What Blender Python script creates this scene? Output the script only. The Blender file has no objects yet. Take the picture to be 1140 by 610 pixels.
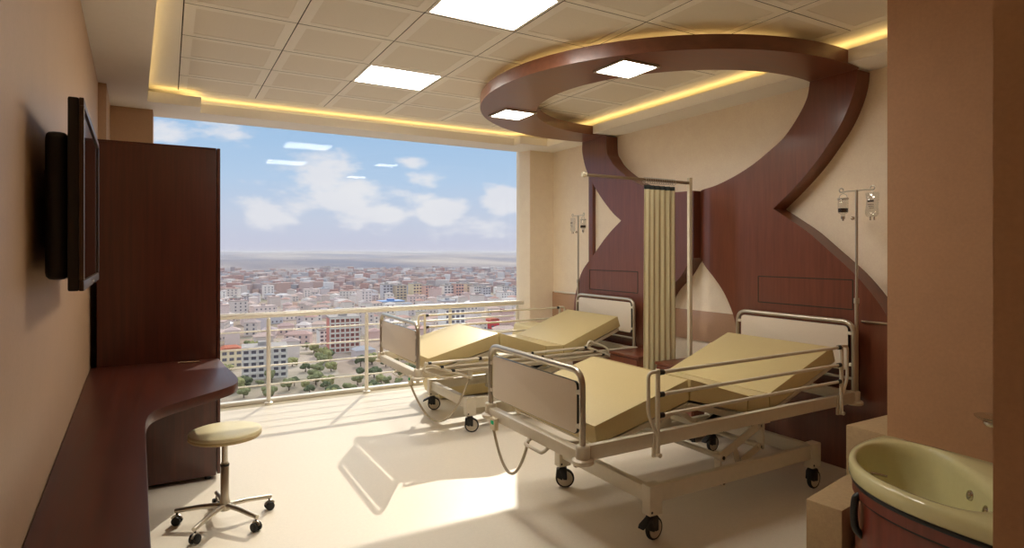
import bpy, bmesh, math, random
from mathutils import Vector, Matrix, noise as mnoise

random.seed(11)
SC = bpy.context.scene
COL = SC.collection
PI = math.pi

# ------------------------------------------------------------------ camera
cam_d = bpy.data.cameras.new('camera')
cam = bpy.data.objects.new('camera', cam_d)
COL.objects.link(cam)
cam.location = (0, 0, 1.55)
cam.rotation_euler = (PI / 2, 0, math.radians(-30))
cam_d.sensor_width = 36
cam_d.lens = 664 / 1140 * 36
cam_d.shift_y = -24 / 1140
cam_d.clip_start = 0.05
cam_d.clip_end = 30000
SC.camera = cam

# ------------------------------------------------------------------ exposure
SC.view_settings.view_transform = 'Standard'
SC.view_settings.look = 'None'
SC.view_settings.gamma = 1
SC.view_settings.use_curve_mapping = False
SC.view_settings.exposure = 0.34

SUN_STRENGTH = 2.15
SKY_STRENGTH = 1.0
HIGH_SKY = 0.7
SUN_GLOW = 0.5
PANEL_EMIT = 21.0
COVE_EMIT = 5.0

# ------------------------------------------------------------------ sun
sd = bpy.data.lights.new('sun', 'SUN')
sd.energy = SUN_STRENGTH
sd.angle = math.radians(0.5)
sd.color = (1.0, 0.92, 0.78)
sun = bpy.data.objects.new('sun', sd)
COL.objects.link(sun)
sun.rotation_euler = Vector((0.706, 1.20, 0.97)).to_track_quat('Z', 'Y').to_euler()
sun.location = (6, 12, 9)


# ------------------------------------------------------------------ node helpers
class NT:
    def __init__(s, tree):
        s.t = tree
        s.n = tree.nodes
        s.l = tree.links

    def new(s, typ, **kw):
        n = s.n.new(typ)
        for k, v in kw.items():
            setattr(n, k, v)
        return n

    def put(s, sock, v):
        if isinstance(v, bpy.types.NodeSocket):
            s.l.new(v, sock)
        elif v is not None:
            sock.default_value = v

    def math(s, op, a, b=None, c=None, clamp=False):
        n = s.new('ShaderNodeMath', operation=op, use_clamp=clamp)
        s.put(n.inputs[0], a)
        if b is not None: s.put(n.inputs[1], b)
        if c is not None: s.put(n.inputs[2], c)
        return n.outputs[0]

    def mix(s, fac, a, b, blend='MIX'):
        n = s.new('ShaderNodeMix', data_type='RGBA', blend_type=blend)
        s.put(n.inputs[0], fac); s.put(n.inputs[6], a); s.put(n.inputs[7], b)
        return n.outputs[2]

    def noise(s, vec, scale, detail=4, rough=0.5):
        n = s.new('ShaderNodeTexNoise')
        if vec is not None: s.l.new(vec, n.inputs['Vector'])
        n.inputs['Scale'].default_value = scale
        n.inputs['Detail'].default_value = detail
        n.inputs['Roughness'].default_value = rough
        return n.outputs['Fac']

    def ramp(s, fac, stops, interp='LINEAR'):
        n = s.new('ShaderNodeValToRGB')
        n.color_ramp.interpolation = interp
        e = n.color_ramp.elements
        while len(e) < len(stops): e.new(0.5)
        for i, (p, c) in enumerate(stops):
            e[i].position = p
            e[i].color = (*c, 1) if len(c) == 3 else c
        s.put(n.inputs[0], fac)
        return n.outputs[0]

    def mapping(s, vec, scale=(1, 1, 1), rot=(0, 0, 0)):
        n = s.new('ShaderNodeMapping')
        s.l.new(vec, n.inputs['Vector'])
        n.inputs['Scale'].default_value = scale
        n.inputs['Rotation'].default_value = rot
        return n.outputs[0]


def rgb(r, g, b):
    f = lambda c: (c / 255 / 12.92) if c / 255 <= 0.04045 else ((c / 255 + 0.055) / 1.055) ** 2.4
    return (f(r), f(g), f(b))


# ------------------------------------------------------------------ sky
def make_world():
    w = bpy.data.worlds.new('sky')
    SC.world = w
    w.use_nodes = True
    t = NT(w.node_tree)
    t.n.clear()
    tc = t.new('ShaderNodeTexCoord')
    sep = t.new('ShaderNodeSeparateXYZ')
    t.l.new(tc.outputs['Generated'], sep.inputs[0])
    x, y, z = sep.outputs
    az = t.math('MULTIPLY', t.math('ARCTAN2', x, y), 180 / PI)
    el = t.math('MULTIPLY', t.math('ARCSINE', z), 180 / PI)
    cmb = t.new('ShaderNodeCombineXYZ')
    t.l.new(t.math('MULTIPLY', az, 0.11), cmb.inputs[0])
    t.l.new(t.math('MULTIPLY', el, 0.24), cmb.inputs[1])
    n1 = t.noise(cmb.outputs[0], 2.1, 8, 0.56)
    cmb2 = t.new('ShaderNodeCombineXYZ')
    t.l.new(t.math('MULTIPLY', az, 0.05), cmb2.inputs[0])
    t.l.new(t.math('MULTIPLY', el, 0.16), cmb2.inputs[1])
    cmb2.inputs[2].default_value = 4.3
    n2 = t.noise(cmb2.outputs[0], 1.6, 5, 0.5)
    blobs = [(11.8, 7.0, 2.9, 1.7, 1.0), (7.4, 3.3, 2.2, 1.6, .85), (14.5, 5.0, 4.5, 1.5, .9),
             (17.5, 3.6, 4.5, 1.5, .8), (23.0, 3.9, 2.6, 1.6, .9), (22.4, 6.9, 2.2, .9, .75),
             (20.5, 8.6, 1.9, .8, .65), (29.3, 5.0, 2.2, 1.9, .9), (-1.0, 10.2, 3.6, 1.3, .7),
             (4.6, 10.0, 3.0, 1.0, .55), (11.0, 4.6, 3.2, 1.2, .7), (36, 6, 4, 2, .8), (-9, 6, 4, 2, .7),
             (27.0, 2.6, 5, 1.2, .55)]
    tot = None
    for a0, e0, sa, sb, am in blobs:
        da = t.math('DIVIDE', t.math('SUBTRACT', az, a0), sa)
        de = t.math('DIVIDE', t.math('SUBTRACT', el, e0), sb)
        r2 = t.math('ADD', t.math('MULTIPLY', da, da), t.math('MULTIPLY', de, de))
        g = t.math('MULTIPLY', t.math('EXPONENT', t.math('MULTIPLY', r2, -0.8)), am)
        tot = g if tot is None else t.math('MAXIMUM', tot, g)
    # scattered clouds higher up and around
    high = t.math('MULTIPLY', t.math('SMOOTH_MIN', t.math('MULTIPLY', t.math('SUBTRACT', el, 9.0), 0.03), 0.42, 0.1), n2)
    dens = t.math('ADD', t.math('ADD', tot, t.math('MAXIMUM', high, 0.0)), t.math('MULTIPLY', t.math('SUBTRACT', n1, 0.5), 1.9))
    mr = t.new('ShaderNodeMapRange', interpolation_type='SMOOTHSTEP')
    t.l.new(dens, mr.inputs[0])
    mr.inputs[1].default_value = 0.24
    mr.inputs[2].default_value = 0.72
    cl = mr.outputs[0]
    sky = t.ramp(t.math('DIVIDE', el, 90.0), [(0.0, rgb(182, 182, 198)), (0.035, rgb(180, 188, 204)), (0.075, rgb(164, 186, 210)),
                                              (0.12, rgb(148, 178, 208)), (0.35, rgb(196, 196, 190)), (1.0, rgb(170, 178, 190))])
    ccol = t.mix(t.math('MULTIPLY', n2, 1.0), (*rgb(196, 198, 208), 1), (*rgb(222, 220, 218), 1))
    col = t.mix(t.math('MULTIPLY', cl, 0.9), sky, ccol)
    below = t.math('LESS_THAN', el, -0.3)
    col = t.mix(below, col, (*rgb(150, 140, 140), 1))
    bg = t.new('ShaderNodeBackground')
    t.l.new(col, bg.inputs[0])
    # sky raised above the view and round the sun, added to light the room
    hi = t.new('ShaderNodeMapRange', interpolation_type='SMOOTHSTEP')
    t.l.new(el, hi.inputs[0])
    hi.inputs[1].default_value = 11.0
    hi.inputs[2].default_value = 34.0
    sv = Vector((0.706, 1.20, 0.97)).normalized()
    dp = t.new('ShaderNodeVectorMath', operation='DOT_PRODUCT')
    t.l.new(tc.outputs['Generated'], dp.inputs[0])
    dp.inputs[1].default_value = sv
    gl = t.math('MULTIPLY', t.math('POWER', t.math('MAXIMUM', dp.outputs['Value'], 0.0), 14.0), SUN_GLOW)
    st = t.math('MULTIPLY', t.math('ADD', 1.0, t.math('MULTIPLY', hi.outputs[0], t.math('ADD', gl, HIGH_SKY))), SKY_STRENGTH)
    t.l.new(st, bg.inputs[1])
    out = t.new('ShaderNodeOutputWorld')
    t.l.new(bg.outputs[0], out.inputs[0])


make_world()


# ------------------------------------------------------------------ materials
def principled(name, color=(0.5, 0.5, 0.5), rough=0.5, metal=0.0, spec=0.5, coat=0.0):
    m = bpy.data.materials.new(name)
    m.use_nodes = True
    t = NT(m.node_tree)
    b = m.node_tree.nodes['Principled BSDF']
    b.inputs['Base Color'].default_value = (*color, 1)
    b.inputs['Roughness'].default_value = rough
    b.inputs['Metallic'].default_value = metal
    b.inputs['Specular IOR Level'].default_value = spec
    b.inputs['Coat Weight'].default_value = coat
    b.inputs['Coat Roughness'].default_value = 0.15
    return m, t, b


def speckled(name, color, var=0.15, scale=60, rough=0.5, spec=0.5, metal=0.0, bump=0.0, coat=0.0, scale2=None):
    """a plain surface with a fine mottle"""
    m, t, b = principled(name, color, rough, metal, spec, coat)
    tc = t.new('ShaderNodeTexCoord')
    f = t.noise(tc.outputs['Object'], scale, 4, 0.6)
    if scale2:
        f2 = t.noise(tc.outputs['Object'], scale2, 4, 0.6)
        f = t.math('ADD', t.math('MULTIPLY', f, 0.6), t.math('MULTIPLY', f2, 0.4))
    lo = tuple(c * (1 - var) for c in color)
    hi = tuple(min(1, c * (1 + var)) for c in color)
    t.l.new(t.ramp(f, [(0.3, lo), (0.7, hi)]), b.inputs['Base Color'])
    if bump:
        bp = t.new('ShaderNodeBump')
        bp.inputs['Strength'].default_value = bump
        bp.inputs['Distance'].default_value = 0.004
        t.l.new(f, bp.inputs['Height'])
        t.l.new(bp.outputs[0], b.inputs['Normal'])
    return m


def wood(name, dark, light, grain=(38, 38, 1.6), rough=0.34, spec=0.5, coat=0.25):
    m, t, b = principled(name, dark, rough, 0, spec, coat)
    tc = t.new('ShaderNodeTexCoord')
    v = t.mapping(tc.outputs['Object'], grain)
    f = t.noise(v, 1.0, 7, 0.62)
    f2 = t.noise(tc.outputs['Object'], 1.7, 2, 0.5)
    k = t.math('ADD', t.math('MULTIPLY', f, 0.75), t.math('MULTIPLY', f2, 0.25))
    t.l.new(t.ramp(k, [(0.32, dark), (0.68, light)]), b.inputs['Base Color'])
    r = t.math('ADD', t.math('MULTIPLY', f, 0.16), rough - 0.08)
    t.l.new(r, b.inputs['Roughness'])
    bp = t.new('ShaderNodeBump')
    bp.inputs['Strength'].default_value = 0.08
    bp.inputs['Distance'].default_value = 0.002
    t.l.new(f, bp.inputs['Height'])
    t.l.new(bp.outputs[0], b.inputs['Normal'])
    return m


def emitter(name, color, strength):
    m = bpy.data.materials.new(name)
    m.use_nodes = True
    t = NT(m.node_tree)
    t.n.clear()
    e = t.new('ShaderNodeEmission')
    e.inputs[0].default_value = (*color, 1)
    e.inputs[1].default_value = strength
    o = t.new('ShaderNodeOutputMaterial')
    t.l.new(e.outputs[0], o.inputs[0])
    return m


def clear_glass(name, ior=1.5, tint=(1, 1, 1), rough=0.0, extra=0.0):
    m = bpy.data.materials.new(name)
    m.use_nodes = True
    t = NT(m.node_tree)
    t.n.clear()
    ge = t.new('ShaderNodeNewGeometry')
    dt = t.new('ShaderNodeVectorMath', operation='DOT_PRODUCT')
    t.l.new(ge.outputs['Normal'], dt.inputs[0])
    t.l.new(ge.outputs['Incoming'], dt.inputs[1])
    f0 = ((ior - 1) / (ior + 1)) ** 2
    gz = t.math('POWER', t.math('SUBTRACT', 1.0, t.math('ABSOLUTE', dt.outputs['Value']), clamp=True), 5.0)
    fr = t.math('ADD', t.math('MULTIPLY', gz, 1 - f0), f0)
    tr = t.new('ShaderNodeBsdfTransparent')
    tr.inputs[0].default_value = (*tint, 1)
    gl = t.new('ShaderNodeBsdfGlossy')
    gl.inputs['Roughness'].default_value = rough
    mx = t.new('ShaderNodeMixShader')
    t.l.new(t.math('ADD', fr, extra, clamp=True), mx.inputs[0])
    t.l.new(tr.outputs[0], mx.inputs[1])
    t.l.new(gl.outputs[0], mx.inputs[2])
    o = t.new('ShaderNodeOutputMaterial')
    t.l.new(mx.outputs[0], o.inputs[0])
    return m


M = {}
M['plaster'] = speckled('beige plaster', rgb(252, 234, 210), 0.07, 90, 0.55, 0.35, bump=0.15, scale2=9)
M['plaster_left'] = speckled('tan plaster', rgb(192, 157, 122), 0.06, 90, 0.45, 0.4, bump=0.12, scale2=7)
M['plaster_dark'] = speckled('brown plaster', rgb(188, 144, 108), 0.08, 60, 0.6, 0.3, bump=0.15, scale2=8)
M['band'] = speckled('wall guard band', rgb(188, 152, 124), 0.04, 80, 0.25, 0.5)
M['floor'] = speckled('beige vinyl floor', rgb(238, 227, 208), 0.06, 160, 0.34, 0.3, scale2=45)
M['sill'] = speckled('stone sill', rgb(176, 162, 134), 0.06, 60, 0.4, 0.4)
M['soffit'] = speckled('cream ceiling paint', rgb(250, 246, 238), 0.015, 30, 0.6, 0.3)
M['tile_frame'] = speckled('tile frame', rgb(250, 246, 238), 0.015, 40, 0.6, 0.3)
M['tile_inner'] = speckled('perforated tile', rgb(238, 232, 221), 0.03, 200, 0.7, 0.2)
M['groove'] = principled('groove', rgb(60, 52, 42), 0.8)[0]
M['wood'] = wood('mahogany', rgb(62, 27, 17), rgb(88, 40, 26))
M['wood_x'] = wood('mahogany lengthwise', rgb(62, 27, 17), rgb(90, 40, 26), grain=(38, 1.6, 38), rough=0.42, spec=0.35, coat=0.1)
M['wood_ring'] = wood('mahogany ring', rgb(108, 62, 40), rgb(130, 78, 52), grain=(3, 22, 22), rough=0.36)
M['wood_panel'] = wood('mahogany wall', rgb(102, 54, 36), rgb(124, 68, 46), grain=(40, 40, 2.5), rough=0.36, spec=0.5, coat=0.35)
M['wood_dark'] = wood('dark mahogany', rgb(66, 29, 18), rgb(88, 39, 25))
M['metal'] = speckled('painted steel', rgb(222, 212, 190), 0.03, 30, 0.35, 0.5)
M['chrome'] = principled('brushed steel', rgb(205, 200, 190), 0.24, 1.0)[0]
M['tube'] = principled('satin tube', rgb(196, 188, 172), 0.3, 0.85)[0]
M['rail_metal'] = principled('cream steel', rgb(240, 234, 220), 0.3, 0.15)[0]
M['mattress'] = speckled('yellow vinyl mattress', rgb(208, 188, 136), 0.03, 120, 0.42, 0.4)
M['board'] = speckled('warm laminate', rgb(230, 216, 196), 0.02, 80, 0.4, 0.4)
M['edge'] = principled('dark green edge', rgb(24, 38, 30), 0.3)[0]
M['black'] = principled('black plastic', rgb(22, 21, 20), 0.4)[0]
M['rubber'] = principled('black rubber', rgb(26, 25, 24), 0.6)[0]
M['wheel'] = speckled('grey wheel disc', rgb(206, 196, 176), 0.05, 40, 0.45)
M['plastic'] = speckled('cream plastic', rgb(222, 208, 178), 0.03, 50, 0.45)
M['cable'] = principled('grey cable', rgb(186, 172, 146), 0.5)[0]
M['lcd'] = emitter('green display', (0.02, 0.25, 0.09), 0.6)
M['cushion'] = speckled('cream vinyl', rgb(242, 228, 182), 0.03, 90, 0.32, 0.5)
M['curtain'] = speckled('olive cream curtain', rgb(224, 212, 172), 0.02, 120, 0.85, 0.1)
M['curtain_head'] = principled('dark curtain tape', rgb(60, 66, 64), 0.8)[0]
M['pole'] = speckled('cream pole', rgb(226, 214, 184), 0.02, 40, 0.35)
M['track'] = principled('bronze track', rgb(150, 130, 104), 0.4, 0.5)[0]
M['tv_case'] = principled('bronze case', rgb(88, 68, 52), 0.35, 0.3)[0]
M['tv_back'] = principled('dark case', rgb(34, 28, 24), 0.5)[0]
M['tv_screen'] = principled('dark screen', rgb(16, 16, 17), 0.06, 0, 0.6)[0]
M['bath'] = speckled('pale green acrylic', rgb(212, 204, 152), 0.02, 40, 0.14, 0.6, coat=0.4)
M['bath_wood'] = wood('red bath panel', rgb(98, 40, 26), rgb(124, 54, 36), grain=(30, 30, 1.6), rough=0.32)
M['stone'] = speckled('beige stone', rgb(184, 158, 120), 0.12, 40, 0.5, 0.35, bump=0.1, scale2=130)
M['glass'] = clear_glass('window glass', 1.22, (0.99, 0.995, 1.0))
M['vessel'] = clear_glass('clear plastic', 1.4, (0.9, 0.9, 0.88), 0.06, 0.05)
M['fluid'] = principled('dark infusion', rgb(40, 30, 26), 0.2)[0]
M['print'] = principled('label print', rgb(70, 58, 48), 0.6)[0]
M['panel_light'] = emitter('ceiling panel light', (1.0, 0.95, 0.86), PANEL_EMIT)
M['cove'] = emitter('yellow cove light', (1.0, 0.66, 0.22), COVE_EMIT)
M['sofa'] = speckled('cream couch vinyl', rgb(226, 208, 158), 0.03, 80, 0.5, 0.3)


# ------------------------------------------------------------------ mesh builder
def fillet(pts, r, n=5):
    pts = [Vector(p) for p in pts]
    out = [pts[0]]
    for i in range(1, len(pts) - 1):
        p = pts[i]
        a = (pts[i - 1] - p); b = (pts[i + 1] - p)
        rr = min(r, a.length * 0.49, b.length * 0.49)
        a = p + a.normalized() * rr
        b = p + b.normalized() * rr
        for k in range(n + 1):
            t = k / n
            out.append((1 - t) ** 2 * a + 2 * t * (1 - t) * p + t * t * b)
    out.append(pts[-1])
    return out


class MB:
    def __init__(s):
        s.bm = bmesh.new()
        s.mi = 0

    def _take(s, geom_faces):
        for f in geom_faces:
            f.material_index = s.mi
        return s

    def hexa(s, c8, bev=0.0, seg=2):
        """eight corners: bottom four counter-clockwise, then top four"""
        tmp = bmesh.new()
        v = [tmp.verts.new(c) for c in c8]
        for q in ((3, 2, 1, 0), (4, 5, 6, 7), (0, 1, 5, 4), (1, 2, 6, 5), (2, 3, 7, 6), (3, 0, 4, 7)):
            tmp.faces.new([v[i] for i in q])
        if bev > 0:
            bmesh.ops.bevel(tmp, geom=list(tmp.edges), offset=bev, segments=seg, profile=0.6, affect='EDGES')
        return s.merge(tmp)

    def merge(s, tmp):
        mp = {}
        for v in tmp.verts:
            mp[v] = s.bm.verts.new(v.co)
        for f in tmp.faces:
            try:
                nf = s.bm.faces.new([mp[v] for v in f.verts])
                nf.material_index = s.mi
            except ValueError:
                pass
        tmp.free()
        return s

    def box(s, x0, x1, y0, y1, z0, z1, bev=0.0, seg=2):
        return s.hexa([(x0, y0, z0), (x1, y0, z0), (x1, y1, z0), (x0, y1, z0),
                       (x0, y0, z1), (x1, y0, z1), (x1, y1, z1), (x0, y1, z1)], bev, seg)

    def bar(s, p0, p1, w, h, bev=0.0, up=(0, 0, 1)):
        p0 = Vector(p0); p1 = Vector(p1)
        d = (p1 - p0).normalized()
        u = Vector(up)
        side = d.cross(u)
        if side.length < 1e-4:
            side = d.cross(Vector((0, 1, 0)))
        side.normalize()
        u = side.cross(d).normalized()
        a = side * w / 2; b = u * h / 2
        c = [p0 - a - b, p0 + a - b, p1 + a - b, p1 - a - b, p0 - a + b, p0 + a + b, p1 + a + b, p1 - a + b]
        return s.hexa(c, bev)

    def tube(s, pts, r, seg=10, closed=False):
        pts = [Vector(p) for p in pts]
        n = len(pts)
        dirs = []
        for i in range(n):
            if closed:
                d = pts[(i + 1) % n] - pts[i - 1]
            else:
                d = pts[min(i + 1, n - 1)] - pts[max(i - 1, 0)]
            dirs.append(d.normalized())
        u = dirs[0].orthogonal().normalized()
        rings = []
        for i in range(n):
            u = (u - dirs[i] * u.dot(dirs[i]))
            if u.length < 1e-6: u = dirs[i].orthogonal()
            u.normalize()
            w = dirs[i].cross(u)
            rr = r[i] if isinstance(r, (list, tuple)) else r
            rings.append([s.bm.verts.new(pts[i] + (u * math.cos(a) + w * math.sin(a)) * rr)
                          for a in [2 * PI * k / seg for k in range(seg)]])
        fs = []
        for i in range(n if closed else n - 1):
            A = rings[i]; B = rings[(i + 1) % n]
            for k in range(seg):
                fs.append(s.bm.faces.new((A[k], A[(k + 1) % seg], B[(k + 1) % seg], B[k])))
        if not closed:
            fs.append(s.bm.faces.new(list(reversed(rings[0]))))
            fs.append(s.bm.faces.new(rings[-1]))
        return s._take(fs)

    def cyl(s, p0, p1, r, seg=20, r1=None):
        return s.tube([p0, p1], [r, r if r1 is None else r1], seg)

    def lathe(s, prof, c=(0, 0, 0), seg=24, axis=(0, 0, 1)):
        """profile of (radius, height) along axis"""
        c = Vector(c); ax = Vector(axis).normalized()
        u = ax.orthogonal().normalized(); w = ax.cross(u)
        rings = []
        for r, h in prof:
            if r < 1e-6:
                rings.append([s.bm.verts.new(c + ax * h)])
            else:
                rings.append([s.bm.verts.new(c + ax * h + (u * math.cos(2 * PI * k / seg) + w * math.sin(2 * PI * k / seg)) * r) for k in range(seg)])
        fs = []
        for A, B in zip(rings, rings[1:]):
            for k in range(seg):
                k2 = (k + 1) % seg
                if len(A) == 1 and len(B) == 1: continue
                if len(A) == 1: fs.append(s.bm.faces.new((A[0], B[k2], B[k])))
                elif len(B) == 1: fs.append(s.bm.faces.new((A[k], A[k2], B[0])))
                else: fs.append(s.bm.faces.new((A[k], A[k2], B[k2], B[k])))
        return s._take(fs)

    def prism(s, poly, axis, a, b, bev=0.0):
        """polygon of two coordinates, extruded along axis 'x', 'y' or 'z' from a to b"""
        def P(p, h):
            if axis == 'z': return (p[0], p[1], h)
            if axis == 'x': return (h, p[0], p[1])
            return (p[0], h, p[1])
        tmp = bmesh.new()
        lo = [tmp.verts.new(P(p, a)) for p in poly]
        hi = [tmp.verts.new(P(p, b)) for p in poly]
        n = len(poly)
        tmp.faces.new(list(reversed(lo)))
        tmp.faces.new(hi)
        for i in range(n):
            j = (i + 1) % n
            tmp.faces.new((lo[i], lo[j], hi[j], hi[i]))
        bmesh.ops.recalc_face_normals(tmp, faces=list(tmp.faces))
        if bev > 0:
            bmesh.ops.bevel(tmp, geom=list(tmp.edges), offset=bev, segments=2, profile=0.6, affect='EDGES')
        return s.merge(tmp)

    def ball(s, c, r, seg=16, sc=(1, 1, 1)):
        tmp = bmesh.new()
        bmesh.ops.create_uvsphere(tmp, u_segments=seg, v_segments=seg // 2 + 2, radius=1)
        for v in tmp.verts:
            v.co = Vector((v.co.x * r * sc[0], v.co.y * r * sc[1], v.co.z * r * sc[2])) + Vector(c)
        return s.merge(tmp)

    def grid(s, rows, closed_u=False):
        """rows of points -> quads"""
        vs = [[s.bm.verts.new(p) for p in row] for row in rows]
        fs = []
        for A, B in zip(vs, vs[1:]):
            n = len(A)
            for k in range(n if closed_u else n - 1):
                k2 = (k + 1) % n
                fs.append(s.bm.faces.new((A[k], A[k2], B[k2], B[k])))
        return s._take(fs)

    def build(s, name, mats, parent=None, smooth=38, fix=True, origin=None):
        if fix:
            bmesh.ops.recalc_face_normals(s.bm, faces=list(s.bm.faces))
        if origin is not None:
            o3 = Vector(origin)
            for v in s.bm.verts: v.co -= o3
        me = bpy.data.meshes.new(name)
        s.bm.to_mesh(me)
        s.bm.free()
        for m in (mats if isinstance(mats, (list, tuple)) else [mats]):
            me.materials.append(m)
        if smooth:
            me.shade_smooth()
            me.set_sharp_from_angle(angle=math.radians(smooth))
        o = bpy.data.objects.new(name, me)
        COL.objects.link(o)
        if parent is not None:
            o.parent = parent
        if origin is not None:
            o.location = origin
        return o


def tag(o, label, cat, group=None, kind=None):
    o['label'] = label
    o['category'] = cat
    if group: o['group'] = group
    if kind: o['kind'] = kind
    return o


def empty(name, label, cat, loc=(0, 0, 0), rz=0.0, group=None):
    o = bpy.data.objects.new(name, None)
    o.empty_display_size = 0.1
    COL.objects.link(o)
    o.location = loc
    o.rotation_euler = (0, 0, rz)
    return tag(o, label, cat, group)


def structure(o, label=None, cat=None):
    o['kind'] = 'structure'
    if label: o['label'] = label
    if cat: o['category'] = cat
    return o


def copy_tree(o, parent=None):
    c = o.copy()
    COL.objects.link(c)
    c.parent = parent
    for ch in list(o.children):
        copy_tree(ch, c)
    return c


# ================================================================== SETTING
CZ = 3.0        # ceiling height
SZ = 2.85       # underside of the lowered soffits
ST = 2.94       # top of the soffit slabs
WX = 4.36       # head wall
GY = 6.64       # window glass


def left_x(y):
    return -0.235 - 0.041 * y


structure(MB().box(-0.9, 4.6, -1.7, 6.45, -0.12, 0.0).build('floor', M['floor']), 'glossy beige vinyl floor with sunlight patches', 'floor')
structure(MB().box(-0.9, 4.6, 6.45, 6.76, -0.12, 0.0).build('trim_1', M['sill']), 'darker floor strip under the railing', 'sill')
structure(MB().box(-0.9, 4.6, 6.60, 6.68, 0.0, 0.035, 0.006).build('trim_2', M['rail_metal']), 'thin pale bottom frame of the window glass', 'frame')

structure(MB().prism([(left_x(-1.6), -1.6), (left_x(5.53), 5.53), (-0.408, 5.537), (-0.44, 6.34), (-0.116, 6.34),
                      (-0.116, 6.70), (-0.9, 6.70), (-0.9, -1.6)], 'z', 0, 3.1).build('wall_left', M['plaster_left']),
          'long tan plaster wall behind the television', 'wall')
structure(MB().box(WX, WX + 0.2, 1.6, 6.70, 0, 3.1).build('wall_right', M['plaster']), 'beige plaster wall behind the bed heads', 'wall')
structure(MB().prism([(4.0, 6.47), (WX, 6.47), (WX, 6.70), (3.935, 6.70), (3.945, 6.64)], 'z', 0, 3.1).build('wall_window', M['plaster']),
          'beige pier at the right end of the window', 'wall')
structure(MB().box(3.25, 4.56, -1.6, 1.715, 0, 3.1).build('wall_bath', M['plaster_dark']), 'brown plaster wall above the bathtub', 'wall')
structure(MB().box(1.75, 1.96, 0.10, 0.676, 0, 3.1).build('wall_front', M['plaster_dark']), 'dark brown wall end at the right edge', 'wall')
structure(MB().box(-0.9, 4.56, -1.8, -1.6, 0, 3.1).build('wall_back', M['plaster_left']), 'plaster wall behind the viewer', 'wall')

# ceiling: metal tiles in a grid, plain border outside it
XL = [0.082 + 0.632 * k for k in range(7)]
YL = [6.093, 5.58, 5.06, 4.535, 3.95, 3.39, 2.83, 2.27, 1.71, 1.15, 0.6, 0.05, -0.5, -1.05, -1.6][::-1]
LIGHT_CELLS = [(2, YL.index(4.535)), (2, YL.index(2.83))]
cb = MB()
cb.mi = 0
cb.box(-0.9, XL[0] - 0.004, -1.7, 6.655, CZ, 3.1)
cb.box(XL[-1] + 0.004, 4.6, -1.7, 6.655, CZ, 3.1)
cb.box(XL[0] - 0.004, XL[-1] + 0.004, YL[-1] + 0.004, 6.655, CZ, 3.1)
cb.mi = 3
cb.box(XL[0] - 0.01, XL[-1] + 0.01, -1.7, YL[-1] + 0.01, CZ + 0.02, 3.1)
for i in range(6):
    for j in range(len(YL) - 1):
        if (i, j) in LIGHT_CELLS:
            continue
        g = 0.003
        x0, x1, y0, y1 = XL[i] + g, XL[i + 1] - g, YL[j] + g, YL[j + 1] - g
        ix, iy = 0.062, 0.055
        rows = []
        O = [(x0, y0), (x1, y0), (x1, y1), (x0, y1)]
        I = [(x0 + ix, y0 + iy), (x1 - ix, y0 + iy), (x1 - ix, y1 - iy), (x0 + ix, y1 - iy)]
        bm = cb.bm
        vt = [bm.verts.new((x, y, CZ + 0.02)) for x, y in O]
        vo = [bm.verts.new((x, y, CZ)) for x, y in O]
        vi = [bm.verts.new((x, y, CZ)) for x, y in I]
        vr = [bm.verts.new((x, y, CZ + 0.003)) for x, y in I]
        for k in range(4):
            k2 = (k + 1) % 4
            for A, B, mi in ((vt, vo, 3), (vo, vi, 1), (vi, vr, 1)):
                f = bm.faces.new((A[k], B[k], B[k2], A[k2])); f.material_index = mi
        f = bm.faces.new(vr[::-1]); f.material_index = 2
structure(cb.build('ceiling', [M['soffit'], M['tile_frame'], M['tile_inner'], M['groove']], smooth=0, fix=False),
          'ceiling of square perforated metal tiles', 'ceiling')

# lowered soffits round the room
so = MB()
ex = lambda y: -0.048 - 0.043 * (y - 3.575)
so.prism([(left_x(-1.6) - 0.05, -1.6), (ex(-1.6), -1.6), (ex(6.02), 6.02), (-0.15, 6.34), (left_x(6.34) - 0.05, 6.34)], 'z', SZ, ST)
structure(so.build('trim_3', M['soffit'], smooth=0), 'lowered cream ceiling border along the left wall', 'soffit')
so = MB()
so.prism([(ex(6.02), 6.02), (0.26, 6.02), (0.26, 6.27), (3.65, 6.27), (3.65, 6.12), (4.03, 6.12), (4.36, 6.12), (4.36, 6.655), (-0.15, 6.655)], 'z', SZ, ST)
structure(so.build('trim_4', M['soffit'], smooth=0), 'stepped cream ceiling border along the window', 'soffit')
so = MB()
so.box(4.03, WX, 1.70, 6.12, SZ, ST)
structure(so.build('trim_5', M['soffit'], smooth=0), 'lowered cream ceiling border along the bed wall', 'soffit')

# low guard rail and band on the bed wall
structure(MB().box(4.342, WX, 3.5, 4.45, 0.72, 1.0, 0.004).build('trim_6', M['band']), 'smooth guard band between the two wood panels', 'trim')
structure(MB().box(4.342, WX, 5.6, 6.47, 0.72, 1.04, 0.004).build('trim_7', M['band']), 'smooth guard band beside the window pier', 'trim')
structure(MB().tube([(4.335, 5.66, 1.045), (4.335, 6.4, 1.045)], 0.012).build('trim_8', M['rail_metal']), 'thin guard rail on the wall by the window pier', 'trim')
structure(MB().box(4.318, WX, 5.585, 5.665, 1.0, SZ - 0.35, 0.004).build('trim_9', M['wood_panel']), 'narrow upright wood strip on the bed wall', 'trim')

# window: one sheet of glass
structure(MB().box(-0.116, 3.945, GY, GY + 0.012, 0.03, SZ).build('window_1', M['glass'], smooth=0), 'floor to ceiling window glass', 'window')

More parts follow.
